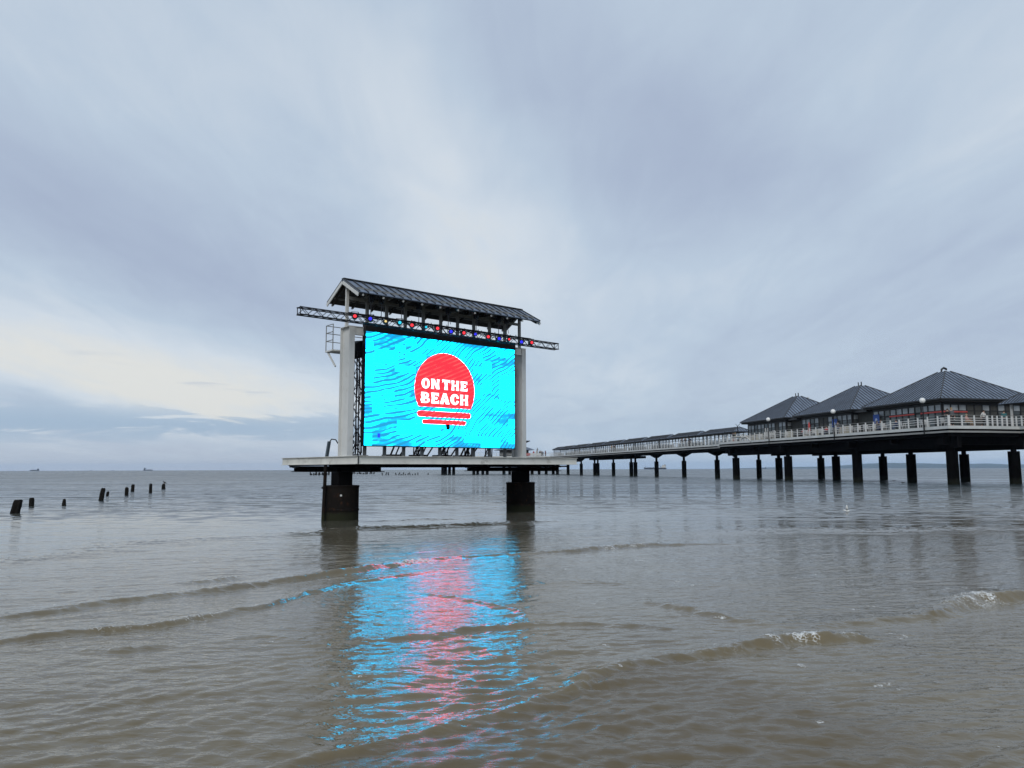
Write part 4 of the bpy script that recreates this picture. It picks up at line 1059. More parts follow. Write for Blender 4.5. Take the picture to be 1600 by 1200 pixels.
def bay_wall(parent, x0, y0, x1, y1, z0, z1, pattern, side):
    """one glazed facade: frames, panes, doors, transoms, panels"""
    a = Vector((x0, y0, 0)); b = Vector((x1, y1, 0)); d = (b - a); L = d.length; d.normalize()
    nrm = Vector((d.y, -d.x, 0))            # outward
    n = len(pattern); w = L / n
    def slab(t0, t1, za, zb, o0, o1):
        p = [a + d * t0 + nrm * o0, a + d * t1 + nrm * o0, a + d * t1 + nrm * o1, a + d * t0 + nrm * o1]
        return MB().add([(q.x, q.y, za) for q in p] + [(q.x, q.y, zb) for q in p], [(3, 2, 1, 0), (4, 5, 6, 7), (0, 1, 5, 4), (1, 2, 6, 5), (2, 3, 7, 6), (3, 0, 4, 7)])
    fr = MB()
    def fslab(*k):
        s = slab(*k); fr.add(s.v, s.f)
    fslab(0, L, z1 - .30, z1, .0, .10); fslab(0, L, z0, z0 + .12, .0, .095)
    for i in range(n + 1):
        t = min(max(i * w, .06), L - .06); fslab(t - .06, t + .06, z0 + .121, z1 - .301, .0, .12)
    fslab(0, L, z1 - .98, z1 - .90, .0, .105)
    fr.build('wall_frame', M['dark_frame'], parent)
    for i, c in enumerate(pattern):
        t0, t1 = i * w + .065, (i + 1) * w - .065
        if c in 'gcrbp':
            g = slab(t0, t1, z0 + .125, z1 - .985, .03, .05).build('window', M['glass'], parent)
            slab(t0, t1, z1 - .895, z1 - .305, .03, .05).build('transom', M['transom_glass'], g)
            if c in 'gc' : slab(t0, t1, z0 + 1.60, z0 + 1.66, .051, .075).build('glazing_bar', M['dark_frame'], g)
            if c == 'c': slab(t0 + .02, t1 - .02, z0 + .13, z0 + 1.10, .055, .075).build('panel', M['cream'], g)
            if c == 'r': slab(t0 - .06, t1 + .06, z1 - 1.14, z1 - .99, .125, .20).build('red_awning_strip', M['red_strip'], g)
            if c == 'p': slab(t0 + .15, t0 + .8, z0 + .5, z0 + 1.7, .055, .07).build('poster', M['pale_glass'], g)
        elif c == 'd':
            g = slab(t0, t1, z0 + .125, z1 - .985, .02, .04).build('door', M['dark_frame'], parent)
            slab(t0 + .14, t1 - .14, z0 + .30, z1 - 1.15, .041, .055).build('door_glass', M['glass'], g)
            slab(t0, t1, z1 - .895, z1 - .305, .02, .05).build('transom', M['glass'], g)
        elif c == 'w':
            g = slab(t0, t1, z0 + .125, z1 - .305, .01, .06).build('timber_panel', M['dark_wall'], parent)

def pavilions():
    info = [('nearest and largest looking pavilion with grey pyramid roof and red window strips', 3.3,
             'grrrdrrrd' + 'gr', 'rrrwwgwgwgw'),
            ('middle pavilion with grey pyramid roof and pale lower panels', 18.7, 'wwdccgwbpdd', 'gggggggg'),
            ('farthest pavilion with grey pyramid roof, at the seaward end of the platform', 34.1, 'ccdgcgdgcgg', 'gggggggg')]
    pats = [  # order along the facade from the seaward end to the near corner
        'ggdrrrrdrrr', 'ccdcwwpdccg', 'ccdggdgcwgg']
    for i, (lab, s0, _, endpat) in enumerate(info):
        pv = thing('pavilion', lab, 'pavilion', P0, PA, 'pyramid roofed pavilions on the pier platform')
        x0, x1, y0, y1 = 1.95, 14.6, s0, s0 + 13.1
        ez, az_ = 9.14, 12.86
        roof = hip_roof(pv, x0, x1, y0, y1, ez, az_, .54)
        g = MB()
        for p, q in (((x0, y0), (x1, y0)), ((x1, y0), (x1, y1)), ((x1, y1), (x0, y1)), ((x0, y1), (x0, y0))):
            dx, dy = q[0] - p[0], q[1] - p[1]; L = math.hypot(dx, dy); nx, ny = dy / L, -dx / L
            g.beam((p[0] + nx * .05, p[1] + ny * .05, ez - .10), (q[0] + nx * .05, q[1] + ny * .05, ez - .10), .14, .15)
        g.build('gutter', M['roof_edge'], roof)
        MB().box(x0 + .12, x1 - .12, y0 + .12, y1 - .12, ez - .36, ez - .18).build('soffit', M['soffit'], pv)
        # finial: short double vent on the apex
        cx, cy = (x0 + x1) / 2, (y0 + y1) / 2
        f = MB()
        if i == 0:
            f.tube([(cx - .35, cy, az_ + .0), (cx - .30, cy, az_ + .30), (cx, cy, az_ + .48), (cx + .30, cy, az_ + .36), (cx + .38, cy, az_ + .2)], [.09, .12, .13, .14, .06], 8)
        else:
            f.tube([(cx - .22, cy, az_), (cx - .24, cy, az_ + .50)], .07, 7); f.tube([(cx + .24, cy, az_), (cx + .22, cy, az_ + .58)], .08, 7)
        f.build('finial', M['roof_edge'], roof)
        b0, b1, c0, c1 = x0 + .9, x1 - .9, y0 + .9, y1 - .9
        z0, z1 = DZ + .004, ez - .365
        MB().box(b0 + .02, b1 - .02, c0 + .02, c1 - .02, z0, z1 - .01).build('core', M['dark_frame'], pv)
        bay_wall(pv, b0, c1, b0, c0, z0, z1, pats[i], 'left')
        bay_wall(pv, b0, c0, b1, c0, z0, z1, endpat, 'front')
        bay_wall(pv, b1, c1, b0, c1, z0, z1, 'gggggggg', 'back')
        bay_wall(pv, b1, c0, b1, c1, z0, z1, 'gggggggg', 'right')
    # linking walls between pavilions
    for k, (lab, s) in enumerate((('dark timber link between the nearest and middle pavilions', 16.45), ('dark timber link between the middle and farthest pavilions', 31.85))):
        ln = thing('link_building', lab, 'link building', P0, PA)
        MB().box(3.6, 13.2, s - .92, s + 3.1, DZ + .004, 8.6).build('wall', M['dark_wall'], ln)
        MB().box(2.6, 14.0, s + .0, s + 2.2, 8.61, 8.85).build('flat_roof', M['roof_edge'], ln)
    # roofed shelter at the shore end
    cn = thing('entrance_canopy', 'low seamed canopy on slim posts in front of the nearest pavilion, cut by photo edge', 'canopy', P0, PA)
    hip_roof(cn, 8.2, 11.4, -16, 2.4, 8.45, 9.45, .40, .2)
    MB().box(8.3, 11.3, -15.9, 2.3, 8.30, 8.385).build('soffit', M['soffit'], cn)
    for w in (8.75, 10.9):
        for s in (1.3, -.6, -4.2, -8, -12, -15.2): MB().box(w - .09, w + .09, s - .09, s + .09, DZ, 8.299).build('post', M['grey_paint'], cn)
pavilions()

def walkway_canopies():
    s = 51.9
    names = ['nearest', 'second nearest', 'third nearest', 'fourth nearest', 'fifth nearest', 'sixth nearest', 'seventh nearest', 'second farthest', 'farthest, short']
    for k in range(9):
        L = 13.3 if k < 8 else 8.5
        cn = thing('walkway_canopy', names[k] + ' section of the glazed canopy with dark roof over the long walkway', 'canopy', (pw(4.9, s, DZ - .02)), PA, 'canopy sections along the walkway')
        hip_roof(cn, -1.75, 1.75, 0, L, 2.12, 2.95, .5, .12)
        MB().box(-1.65, 1.65, .1, L - .1, 1.93, 2.055).build('eave_board', M['dark_frame'], cn)
        fr = MB(); gl = MB()
        n = int(L / 1.5)
        for w in (-1.1, 1.1):
            for i in range(n + 1):
                y = .35 + (L - .7) * i / n
                fr.box(w - .05, w + .05, y - .05, y + .05, 0, 1.928)
            fr.box(w - .04, w + .04, .41, L - .41, .86, .92)
            fr.box(w - .045, w + .045, .41, L - .41, 1.50, 1.55)
        for i in range(n):
            y0 = .42 + (L - .7) * i / n; y1 = y0 + (L - .7) / n - .14
            gl.box(-.03, .03, y0, y1, .10, .86)
        fr.build('frame', M['dark_frame'], cn); gl.build('glass_panels', M['pale_glass'], cn)
        for yy in (.1, ):
            MB().box(-3.36, -3.24, yy - .08, yy + .08, -.75, 2.0).build('end_post', M['dark_frame'], cn)
        s += 14.45
walkway_canopies()

def furniture():
    # globe lamps on the platform edge
    labs = ['globe street lamp on a black pole in front of the nearest pavilion', 'globe street lamp on a black pole in front of the middle pavilion', 'globe street lamp on a black pole in front of the farthest pavilion']
    root = None
    for lb, s in zip(labs, (1.7, 17.0, 32.3)):
        if root is None:
            root = thing('street_lamp', lb, 'street lamp', pw(-1.62, s, 0), PA, 'globe lamps on the platform edge')
            MB().tube([(0, 0, 5.1), (0, 0, 6.4), (0, 0, 8.30)], [.075, .065, .05], 10).build('pole', M['black_metal'], root)
            MB().lathe([(.05, 8.26), (.12, 8.30), (.12, 8.36), (.06, 8.38)], 12).build('collar', M['black_metal'], root)
            MB().ball((0, 0, 8.62), .29, 20, 12).build('globe', M['lamp_globe'], root, smooth=True)
        else:
            c = copy_tree(root); c.location = pw(-1.62, s, 0); c['label'] = lb
    ly = thing('twin_lamp', 'dark lamp post with forked top at the start of the walkway', 'street lamp', pw(1.3, 46.9, 0), PA)
    MB().tube([(0, 0, 5.0), (0, 0, 8.55)], [.09, .06], 10).build('pole', M['black_metal'], ly)
    MB().tube([(-.34, 0, 8.80), (0, 0, 8.50), (.34, 0, 8.80)], .045, 8).build('fork', M['black_metal'], ly)
    # blue banners with a pale emblem
    for s, lb in ((22.9, 'blue banner with pale emblem in front of the middle pavilion'), (14.6, 'blue banner with pale emblem in front of the nearest pavilion')):
        b = thing('banner', lb, 'banner', pw(2.55, s, DZ), PA, 'blue banners')
        MB().box(-.02, .02, -.55, .55, .85, 2.25).build('cloth', M['blue_banner'], b)
        e = MB(); e.tube([(-.035, 0, 1.60), (-.026, 0, 1.60)], .20, 16); e.box(-.032, -.026, -.16, .16, 1.22, 1.34)
        e.build('emblem', M['emblem'], b)
        MB().tube([(0, -.58, 0), (0, -.58, 2.35)], .03, 7).tube([(0, .58, 0), (0, .58, 2.35)], .03, 7).build('frame', M['dark_frame'], b)
    # white letters standing in front of the farthest pavilion
    sg = thing('letter_sign', 'white freestanding letters in front of the farthest pavilion', 'sign', pw(.9, 36.4, DZ + .25), PA)
    def lt(parts):
        mb = MB()
        for p in parts:
            if p[0] == 'b': mb.box(-.06, .06, *p[1:])
            else: mb.tube([(0, p[1] + p[3] * math.cos(R(t)), p[2] + p[4] * math.sin(R(t))) for t in np.linspace(p[5], p[6], 14)], .075, 7)
        mb.build('letter', M['white_plastic'], sg)
    # read from the water: k l u p  (local y decreases to the right of the picture)
    lt([('b', 1.12, 1.26, 0, 1.55)]); 
    mb = MB(); mb.beam((0, 1.10, .45), (0, .78, 1.0), .12, .14); mb.beam((0, 1.05, .55), (0, .74, 0.02), .12, .14); mb.build('letter', M['white_plastic'], sg)
    lt([('b', .38, .52, 0, 1.55)])
    lt([('a', -.12, .32, .30, .28, 180, 360), ('b', .11, .25, .33, 1.0), ('b', -.49, -.35, .33, 1.0)])
    lt([('b', -1.02, -.88, -.35, 1.10), ('a', -1.34, .60, .36, .44, -150, 150)])
    # terrace tables and chairs
    def chair_mb():
        mb = MB()
        mb.box(-.23, .23, -.23, .23, .42, .46)
        mb.add([(-.23, .20, .46), (.23, .20, .46), (.23, .24, .46), (-.23, .24, .46), (-.21, .28, .92), (.21, .28, .92), (.21, .31, .92), (-.21, .31, .92)],
               [(3, 2, 1, 0), (4, 5, 6, 7), (0, 1, 5, 4), (1, 2, 6, 5), (2, 3, 7, 6), (3, 0, 4, 7)])
        for x in (-.2, .2):
            for y in (-.2, .2): mb.box(x - .022, x + .022, y - .022, y + .022, 0, .419)
            mb.box(x - .02, x + .02, -.22, .2, .62, .65); mb.box(x - .02, x + .02, -.22, -.18, .46, .619)
        return mb
    def table_mb():
        mb = MB(); mb.box(-.4, .4, -.4, .4, .70, .74)
        mb.tube([(0, 0, .04), (0, 0, .70)], .04, 8); mb.tube([(0, 0, 0), (0, 0, .04)], .24, 12)
        return mb
    ch = tb = None
    r = random.Random(21)
    spots = [(s, .35 + .5 * r.random()) for s in np.arange(.6, 46.5, 3.1)]
    zone = lambda s: 'nearest' if s < 17 else 'middle' if s < 32.6 else 'farthest'
    for s, w in spots:
        p = pw(w, s, DZ)
        if tb is None: tb = t = table_mb().build('terrace_table', M['white_plastic'])
        else: t = tb.copy(); C.objects.link(t)
        t.location = p; t.rotation_euler.z = PA + r.uniform(-.1, .1)
        tag(t, f'square white terrace table outside the {zone(s)} pavilion', 'table', f'white terrace tables outside the {zone(s)} pavilion')
        for k, a in enumerate((0, math.pi, math.pi / 2)):
            if r.random() < .38: continue
            if ch is None: ch = c = chair_mb().build('terrace_chair', M['white_plastic'])
            else: c = ch.copy(); C.objects.link(c)
            a2 = a + r.uniform(-.25, .25)
            c.location = pw(w + .62 * math.cos(a2 + math.pi / 2) , s + .62 * math.sin(a2 + math.pi / 2), DZ); c.rotation_euler.z = PA + a2
            tag(c, f'white terrace chair outside the {zone(s)} pavilion', 'chair', f'white terrace chairs outside the {zone(s)} pavilion')
    # low cream wind screens along the terrace
    for k, (s, lb) in enumerate(((41.5, 'low cream wind screen by the letter sign'), (33.2, 'low cream wind screen between middle and farthest pavilions'), (19.6, 'low cream wind screen in front of the middle pavilion near its shore end'))):
        o = thing('wind_screen', lb, 'wind screen', pw(2.1, s, DZ), PA, 'cream wind screens on the terrace')
        MB().box(-.02, .02, -1.1, 1.1, .08, 1.15).build('panel', M['cream'], o)
        MB().box(-.03, .03, -1.17, -1.1, 0, 1.2).box(-.03, .03, 1.1, 1.17, 0, 1.2).build('frame', M['dark_frame'], o)
    rp = thing('folded_parasol', 'folded red parasol between the farthest and middle pavilions', 'parasol', pw(.9, 26.2, DZ), PA)
    MB().tube([(0, 0, .3), (0, 0, .9), (0, 0, 1.7), (0, 0, 2.05)], [.10, .17, .12, .03], 9).build('cloth', M['red_strip'], rp)
    MB().tube([(0, 0, 0), (0, 0, .3)], .03, 7).build('pole', M['white'], rp)
furniture()

# ------------------------------------------------------------------ people
def skin_mesh(name, nodes, edges, levels=1):
    me = bpy.data.meshes.new(name)
    me.from_pydata([n[0] for n in nodes], edges, [])
    o = bpy.data.objects.new(name, me); C.objects.link(o)
    sk = o.modifiers.new('skin', 'SKIN'); sk.use_smooth_shade = True
    for i, n in enumerate(nodes):
        v = me.skin_vertices[0].data[i]
        rr = n[1] if isinstance(n[1], tuple) else (n[1], n[1]); v.radius = rr; v.use_root = (i == 0)
    ss = o.modifiers.new('sub', 'SUBSURF'); ss.levels = levels; ss.render_levels = levels
    dg = bpy.context.evaluated_depsgraph_get()
    res = bpy.data.meshes.new_from_object(o.evaluated_get(dg)); res.name = name
    bpy.data.objects.remove(o)
    return res

def poses():
    P = {}
    def skel(kind):
        if kind == 'stand':
            pel, ch, nk = (0, 0, .96), (0, .0, 1.36), (0, .0, 1.50)
            hips = [(-.09, 0, .92), (.09, 0, .92)]; knees = [(-.10, -.02, .50), (.11, .02, .50)]; ank = [(-.10, .03, .08), (.13, .0, .08)]
            sh = [(-.18, 0, 1.42), (.18, 0, 1.42)]; elb = [(-.24, .03, 1.14), (.25, .02, 1.14)]; wr = [(-.22, -.10, .92), (.24, -.08, .90)]
        elif kind == 'lean':
            pel, ch, nk = (0, .04, .96), (0, -.06, 1.33), (0, -.10, 1.46)
            hips = [(-.09, .04, .92), (.09, .04, .92)]; knees = [(-.10, .0, .50), (.11, .10, .50)]; ank = [(-.10, .03, .08), (.13, .18, .08)]
            sh = [(-.18, -.07, 1.39), (.18, -.07, 1.39)]; elb = [(-.26, -.18, 1.16), (.26, -.18, 1.16)]; wr = [(-.14, -.36, 1.08), (.14, -.36, 1.08)]
        elif kind == 'walk':
            pel, ch, nk = (0, 0, .95), (0, -.03, 1.35), (0, -.04, 1.49)
            hips = [(-.09, 0, .91), (.09, 0, .91)]; knees = [(-.10, -.18, .52), (.10, .06, .49)]; ank = [(-.10, -.26, .09), (.10, .34, .16)]
            sh = [(-.18, -.02, 1.41), (.18, -.02, 1.41)]; elb = [(-.24, .12, 1.15), (.24, -.12, 1.15)]; wr = [(-.23, .10, .92), (.22, -.28, .98)]
        else:                                               # sitting
            pel, ch, nk = (0, .05, .52), (0, .08, .90), (0, .06, 1.04)
            hips = [(-.10, .03, .50), (.10, .03, .50)]; knees = [(-.13, -.40, .50), (.13, -.40, .50)]; ank = [(-.13, -.36, .08), (.14, -.42, .08)]
            sh = [(-.18, .08, .96), (.18, .08, .96)]; elb = [(-.24, -.02, .70), (.24, -.02, .70)]; wr = [(-.16, -.26, .70), (.14, -.28, .72)]
        return pel, ch, nk, hips, knees, ank, sh, elb, wr
    V = Vector
    for kind in ('stand', 'lean', 'walk', 'sit'):
        pel, ch, nk, hips, knees, ank, sh, elb, wr = skel(kind)
        head = V(nk) + V((0, -.02, .12)); crown = V(nk) + V((0, -.01, .23))
        toes = [(a[0] * 1.1, a[1] - .16, a[2] - .045) for a in ank]
        hands = [tuple(V(w) + (V(w) - V(e)).normalized() * .09) for w, e in zip(wr, elb)]
        N = [(pel, (.15, .11)), (ch, (.165, .115)), (nk, .055), (tuple(head), (.078, .095)), (tuple(crown), (.065, .08))]
        Ed = [(0, 1), (1, 2), (2, 3), (3, 4)]
        for i in (0, 1):
            b = len(N)
            N += [(hips[i], .095), (knees[i], .058), (ank[i], .04), (toes[i], .035)]
            Ed += [(0, b), (b, b + 1), (b + 1, b + 2), (b + 2, b + 3)]
            b = len(N)
            N += [(sh[i], .062), (elb[i], .042), (wr[i], .028), (hands[i], (.038, .018))]
            Ed += [(1, b), (b, b + 1), (b + 1, b + 2), (b + 2, b + 3)]
        body = skin_mesh('person_body_' + kind, N, Ed)
        # fingers and thumb, nose and ears added to the same mesh
        bm = bmesh.new(); bm.from_mesh(body)
        ex = MB()
        for i in (0, 1):
            h = V(hands[i]); d = (h - V(wr[i])).normalized(); side = d.cross(V((0, 1, .3))).normalized(); pn = side.cross(d)
            for k, (o_, ln) in enumerate(((-.027, .062), (-.009, .075), (.009, .07), (.027, .052))):
                r0 = h + side * o_
                ex.tube([r0 - d * .02, r0 + d * ln * .55, r0 + d * ln * .85 + pn * .022], [.0095, .0085, .006], 6)
            t0 = h - d * .05 + side * (-.036)
            ex.tube([t0, t0 - side * .022 + d * .03, t0 - side * .026 + d * .06], [.012, .010, .007], 6)
        ex.tube([head + V((0, -.085, .02)), head + V((0, -.112, -.012)), head + V((0, -.09, -.022))], [.008, .016, .010], 6)
        for s in (-1, 1): ex.ball(head + V((s * .082, .01, .0)), .024, 6, 5, (.45, .8, 1.2))
        m2 = bpy.data.meshes.new('tmp'); m2.from_pydata(ex.v, [], ex.f); bm.from_mesh(m2); bm.to_mesh(body); bm.free(); bpy.data.meshes.remove(m2)
        body.polygons.foreach_set('use_smooth', [True] * len(body.polygons))
        shirt = skin_mesh('person_top_' + kind, [(tuple(V(pel) + V((0, 0, -.02))), (.168, .128)), (ch, (.182, .132)), (tuple(V(nk) - V((0, 0, .05))), .066),
                 (sh[0], .078), (elb[0], .056), (tuple(V(elb[0]).lerp(V(wr[0]), .85)), .042), (sh[1], .078), (elb[1], .056), (tuple(V(elb[1]).lerp(V(wr[1]), .85)), .042)],
                 [(0, 1), (1, 2), (1, 3), (3, 4), (4, 5), (1, 6), (6, 7), (7, 8)])
        tro = skin_mesh('person_trousers_' + kind, [(tuple(V(pel) - V((0, 0, .01))), (.160, .122)), (hips[0], .110), (knees[0], .075), (tuple(V(ank[0]) + V((0, 0, .04))), .06), (hips[1], .110), (knees[1], .075), (tuple(V(ank[1]) + V((0, 0, .04))), .06)],
                 [(0, 1), (1, 2), (2, 3), (0, 4), (4, 5), (5, 6)])
        hm = MB()
        hm.ball(head + V((0, .018, .045)), .105, 12, 8, (.92, 1.0, 1.0)); hm.ball(head + V((0, .055, -.03)), .080, 10, 6, (1.0, .7, 1.1))
        hme = bpy.data.meshes.new('person_hair_' + kind); hme.from_pydata(hm.v, [], hm.f)
        hme.polygons.foreach_set('use_smooth', [True] * len(hme.polygons))
        for me in (body, shirt, tro, hme):
            me.materials.clear(); me.materials.append(M['skin'])
        P[kind] = (body, shirt, tro, hme)
    return P
POSES = poses()

def person(label, loc, rz, pose, top, legs, hair='hair_dark', scale=1.0, group=None):
    root = thing('person', label, 'person', loc, rz, group)
    root.scale = (scale,) * 3
    for nm, me, m in zip(('body', 'top', 'trousers', 'hair'), POSES[pose], (M['skin'], CLOTH[top], CLOTH[legs], M[hair])):
        o = bpy.data.objects.new(nm, me); C.objects.link(o); o.parent = root
        o.material_slots[0].link = 'OBJECT'; o.material_slots[0].material = m
    return root

def crowd():
    L = PA - R(90)          # facing out over the left railing
    # (label, w, s, turn, pose, top, trousers, hair, scale)
    ppl = [
     ('person in black leaning on the railing at the platform corner', -1.0, -1.0, L + .3, 'lean', 'black', 'black', 'hair_dark', 1.0),
     ('tall person in dark grey standing just right of the platform corner', .1, -.2, PA, 'stand', 'grey', 'black', 'hair_fair', 1.08),
     ('person in rose sitting by the end railing of the platform', 2.0, -.1, PA + .4, 'sit', 'rose', 'tan', 'hair_fair', 1.0),
     ('person in white and dark clothes standing near the canopy posts', 4.4, .4, PA + .3, 'walk', 'white', 'black', 'hair_dark', 1.0),
     ('person in teal standing under the entrance canopy', 7.3, .8, PA - .5, 'stand', 'teal', 'grey', 'hair_dark', 1.0),
     ('person in black sitting beside the blue banner of the nearest pavilion', 1.0, 12.4, PA + 1.8, 'sit', 'black', 'black', 'hair_dark', 1.05),
     ('broad person in black sitting at a terrace table left of the red window strips', .7, 11.4, PA - 1.2, 'sit', 'black', 'navy', 'hair_dark', 1.12),
     ('person in navy sitting at a terrace table below the red window strips', 1.1, 9.4, PA - 1.5, 'sit', 'navy', 'denim', 'hair_dark', 1.0),
     ('person in red sitting in front of the middle blue banner', .9, 22.4, PA - 1.4, 'sit', 'red', 'denim', 'hair_dark', 1.0),
     ('person in grey walking along the terrace by the middle pavilion', .6, 19.4, PA + math.pi, 'walk', 'grey', 'denim', 'hair_dark', 1.0),
     ('person in red sitting outside between middle and farthest pavilions', .9, 27.6, PA - 1.2, 'sit', 'red', 'black', 'hair_dark', 1.0),
     ('person in black standing at the start of the walkway near the forked lamp', 2.6, 51.0, L, 'stand', 'black', 'rose', 'hair_dark', 1.05),
     ('person in olive standing at the start of the walkway beside the person in black', 2.4, 49.9, L - .5, 'stand', 'olive', 'black', 'hair_fair', 1.0),
     ('person in grey walking out along the middle of the walkway', 2.6, 72.0, PA, 'walk', 'grey', 'black', 'hair_dark', 1.0),
     ('person in black walking beside the person in grey on the walkway', 2.7, 70.5, PA, 'walk', 'black', 'denim', 'hair_dark', 1.0),
     ('person in navy walking toward the beach on the walkway', 2.6, 68.2, PA + math.pi, 'walk', 'navy', 'black', 'hair_dark', 1.0),
     ('person in tan walking on the far part of the walkway', 2.6, 114.0, PA, 'walk', 'tan', 'black', 'hair_dark', 1.0),
     ('person in black walking on the far part of the walkway', 2.5, 111.5, PA, 'walk', 'black', 'black', 'hair_dark', 1.0),
     ('person in black standing alone on the far part of the walkway', 2.5, 104.5, L, 'stand', 'black', 'black', 'hair_dark', 1.0),
    ]
    for lb, w, s, rz, pose, tp, lg, hr, sc in ppl:
        person(lb, pw(w, s, DZ if s < 48.3 else DZ - .02), rz, pose, tp, lg, hr, sc)
    r = random.Random(5)
    cl = ['black', 'navy', 'grey', 'red', 'white', 'olive', 'rose', 'denim']
    for k in range(14):
        w = 1.2 - 4.0 * (k / 13.0) * 1.0 + r.uniform(-.2, .2); s = 173.4 + r.uniform(0, 5)
        person('tiny figure in the crowd on the distant pier head', pw(w, s, DZ - .04), r.uniform(0, 6.28), r.choice(['stand', 'walk']), r.choice(cl), r.choice(['black', 'denim', 'grey']), r.choice(['hair_dark', 'hair_fair']), r.uniform(.94, 1.06), 'visitors on the pier head')
crowd()

# ------------------------------------------------------------------ old groyne piles
def pile_mesh(seed, r, h, lean=(0, 0), taper=.9):
    q = random.Random(seed); n = 12; rings = []
    ph = [q.uniform(.86, 1.12) for _ in range(n)]
    levels = [-.9, -.2, 0, .25, .5, .75, .92, 1.0]
    for t in levels:
        z = t * h if t > 0 else t
        rr = r * (1 - (1 - taper) * max(t, 0)) * (1 if t < .9 else .92 if t < 1 else .74)
        cx, cy = lean[0] * max(t, -.2) * h, lean[1] * max(t, -.2) * h
        rings.append([(cx + rr * ph[i] * q.uniform(.93, 1.07) * math.cos(2 * math.pi * i / n), cy + rr * ph[i] * q.uniform(.93, 1.07) * math.sin(2 * math.pi * i / n),
                       z + (q.uniform(-.06, .05) * h if t == 1.0 else 0)) for i in range(n)])
    return MB().loft(rings)
def piles():
    near = [('thick black timber pile leaning right, nearest to the left photo edge', 22.5, 802, 13, 21, .22), ('black timber pile with broken notched top, second from the left', 49, 791, 8, 13, 0),
            ('short pointed black timber pile standing alone', 100, 790, 6.5, 10, 0), ('tall black timber pile leaning right, the tallest of the middle pair', 157.5, 782, 7, 19, .16),
            ('short black timber stub just right of the tall leaning pile', 167.5, 775, 4.5, 7, .1), ('black timber pile with straight sides, left of the close pair', 197.5, 774, 6, 12, 0),
            ('black timber pile slightly leaning, right of the close pair', 207, 768, 5, 11, .06), ('straight upright black timber pile left of the perched bird', 235, 770, 5, 14, 0),
            ('squat black timber pile with a bird perched on top', 255.5, 764, 6.5, 8, 0)]
    for k, (lb, px, py, w, h, ln) in enumerate(near):
        p = ground(px, py); sc = p.y / 1200.0
        o = pile_mesh(40 + k, w * sc / 2, h * sc, (ln, 0), .72 if k in (2, 8) else .95).build('timber_pile', M['old_wood'], loc=(p.x, p.y, 0))
        tag(o, lb, 'pile', 'old groyne piles standing in the water')
    r = random.Random(9)
    far = []
    for k in range(12): far.append((485 + k * 2.6 + r.uniform(-.8, .8), 742.6 + r.uniform(-.6, .4), r.uniform(2, 3), r.uniform(2.5, 5), 'small dark pile in the dense far row left of the left caisson', 'far piles left of the left caisson'))
    for k in range(11): far.append((552 + k * 3.2 + r.uniform(-.8, .8), 740.8 + r.uniform(-.4, .3), r.uniform(1.6, 2.6), r.uniform(1.8, 4), 'small dark pile in the far row just right of the left caisson', 'far piles right of the left caisson'))
    for px, h in ((597.5, 4), (603, 4.5), (607, 4.5), (619, 3.6), (623, 4.2), (627, 2), (629.5, 4.2), (633, 2), (637.5, 3), (641, 4.2), (645, 2), (649, 3), (653, 4)):
        far.append((px, 742.4, 1.7, h, 'thin dark pile in the sparse far row under the platform', 'sparse far piles under the platform'))
    for k, (px, py, w, h, lb, gp) in enumerate(far):
        p = ground(px, py); sc = p.y / 1200.0
        o = pile_mesh(200 + k, w * sc / 2, h * sc, (r.uniform(-.3, .35), 0), .85).build('timber_pile', M['old_wood'], loc=(p.x, p.y, 0))
        tag(o, lb, 'pile', gp)
piles()

# ------------------------------------------------------------------ birds
def gull_body(parent, m=None):
    sec = [(-.20, .004, .010), (-.17, .030, .026), (-.10, .062, .056), (0, .078, .070), (.09, .066, .062), (.15, .044, .046), (.20, .040, .042), (.235, .036, .036), (.262, .014, .014)]
    rise = [0.01, 0.01, 0.0, 0.0, .012, .035, .055, .056, .05]
    n = 12
    rings = [[(w * math.cos(2 * math.pi * k / n), y, z0 + h * math.sin(2 * math.pi * k / n)) for k in range(n)] for (y, w, h), z0 in zip(sec, rise)]
    b = MB().loft(rings).build('body', m or M['gull_white'], parent, smooth=True)
    MB().tube([(0, .258, .05), (0, .29, .046), (0, .31, .036)], [.011, .008, .003], 6).build('beak', M['beak'], parent)
    MB().add([(-.02, -.16, .02), (.02, -.16, .02), (.06, -.30, .012), (-.06, -.30, .012), (-.02, -.16, .008), (.02, -.16, .008), (.06, -.30, .006), (-.06, -.30, .006)],
             [(0, 1, 2, 3), (7, 6, 5, 4), (0, 4, 5, 1), (1, 5, 6, 2), (2, 6, 7, 3), (3, 7, 4, 0)]).build('tail', m or M['gull_white'], parent)
    return b
def wing(parent, pts, m):
    """pts: (position of leading edge, chord vector) along the span"""
    rings = []
    for p, c, th in pts:
        p = Vector(p); c = Vector(c); n = Vector((0, 0, 1))
        rings.append([p, p + c * .3 + n * th, p + c * .7 + n * th * .6, p + c, p + c * .7 - n * th * .2, p + c * .3 - n * th * .4])
    return MB().loft(rings).build('wing', m, parent, smooth=True)
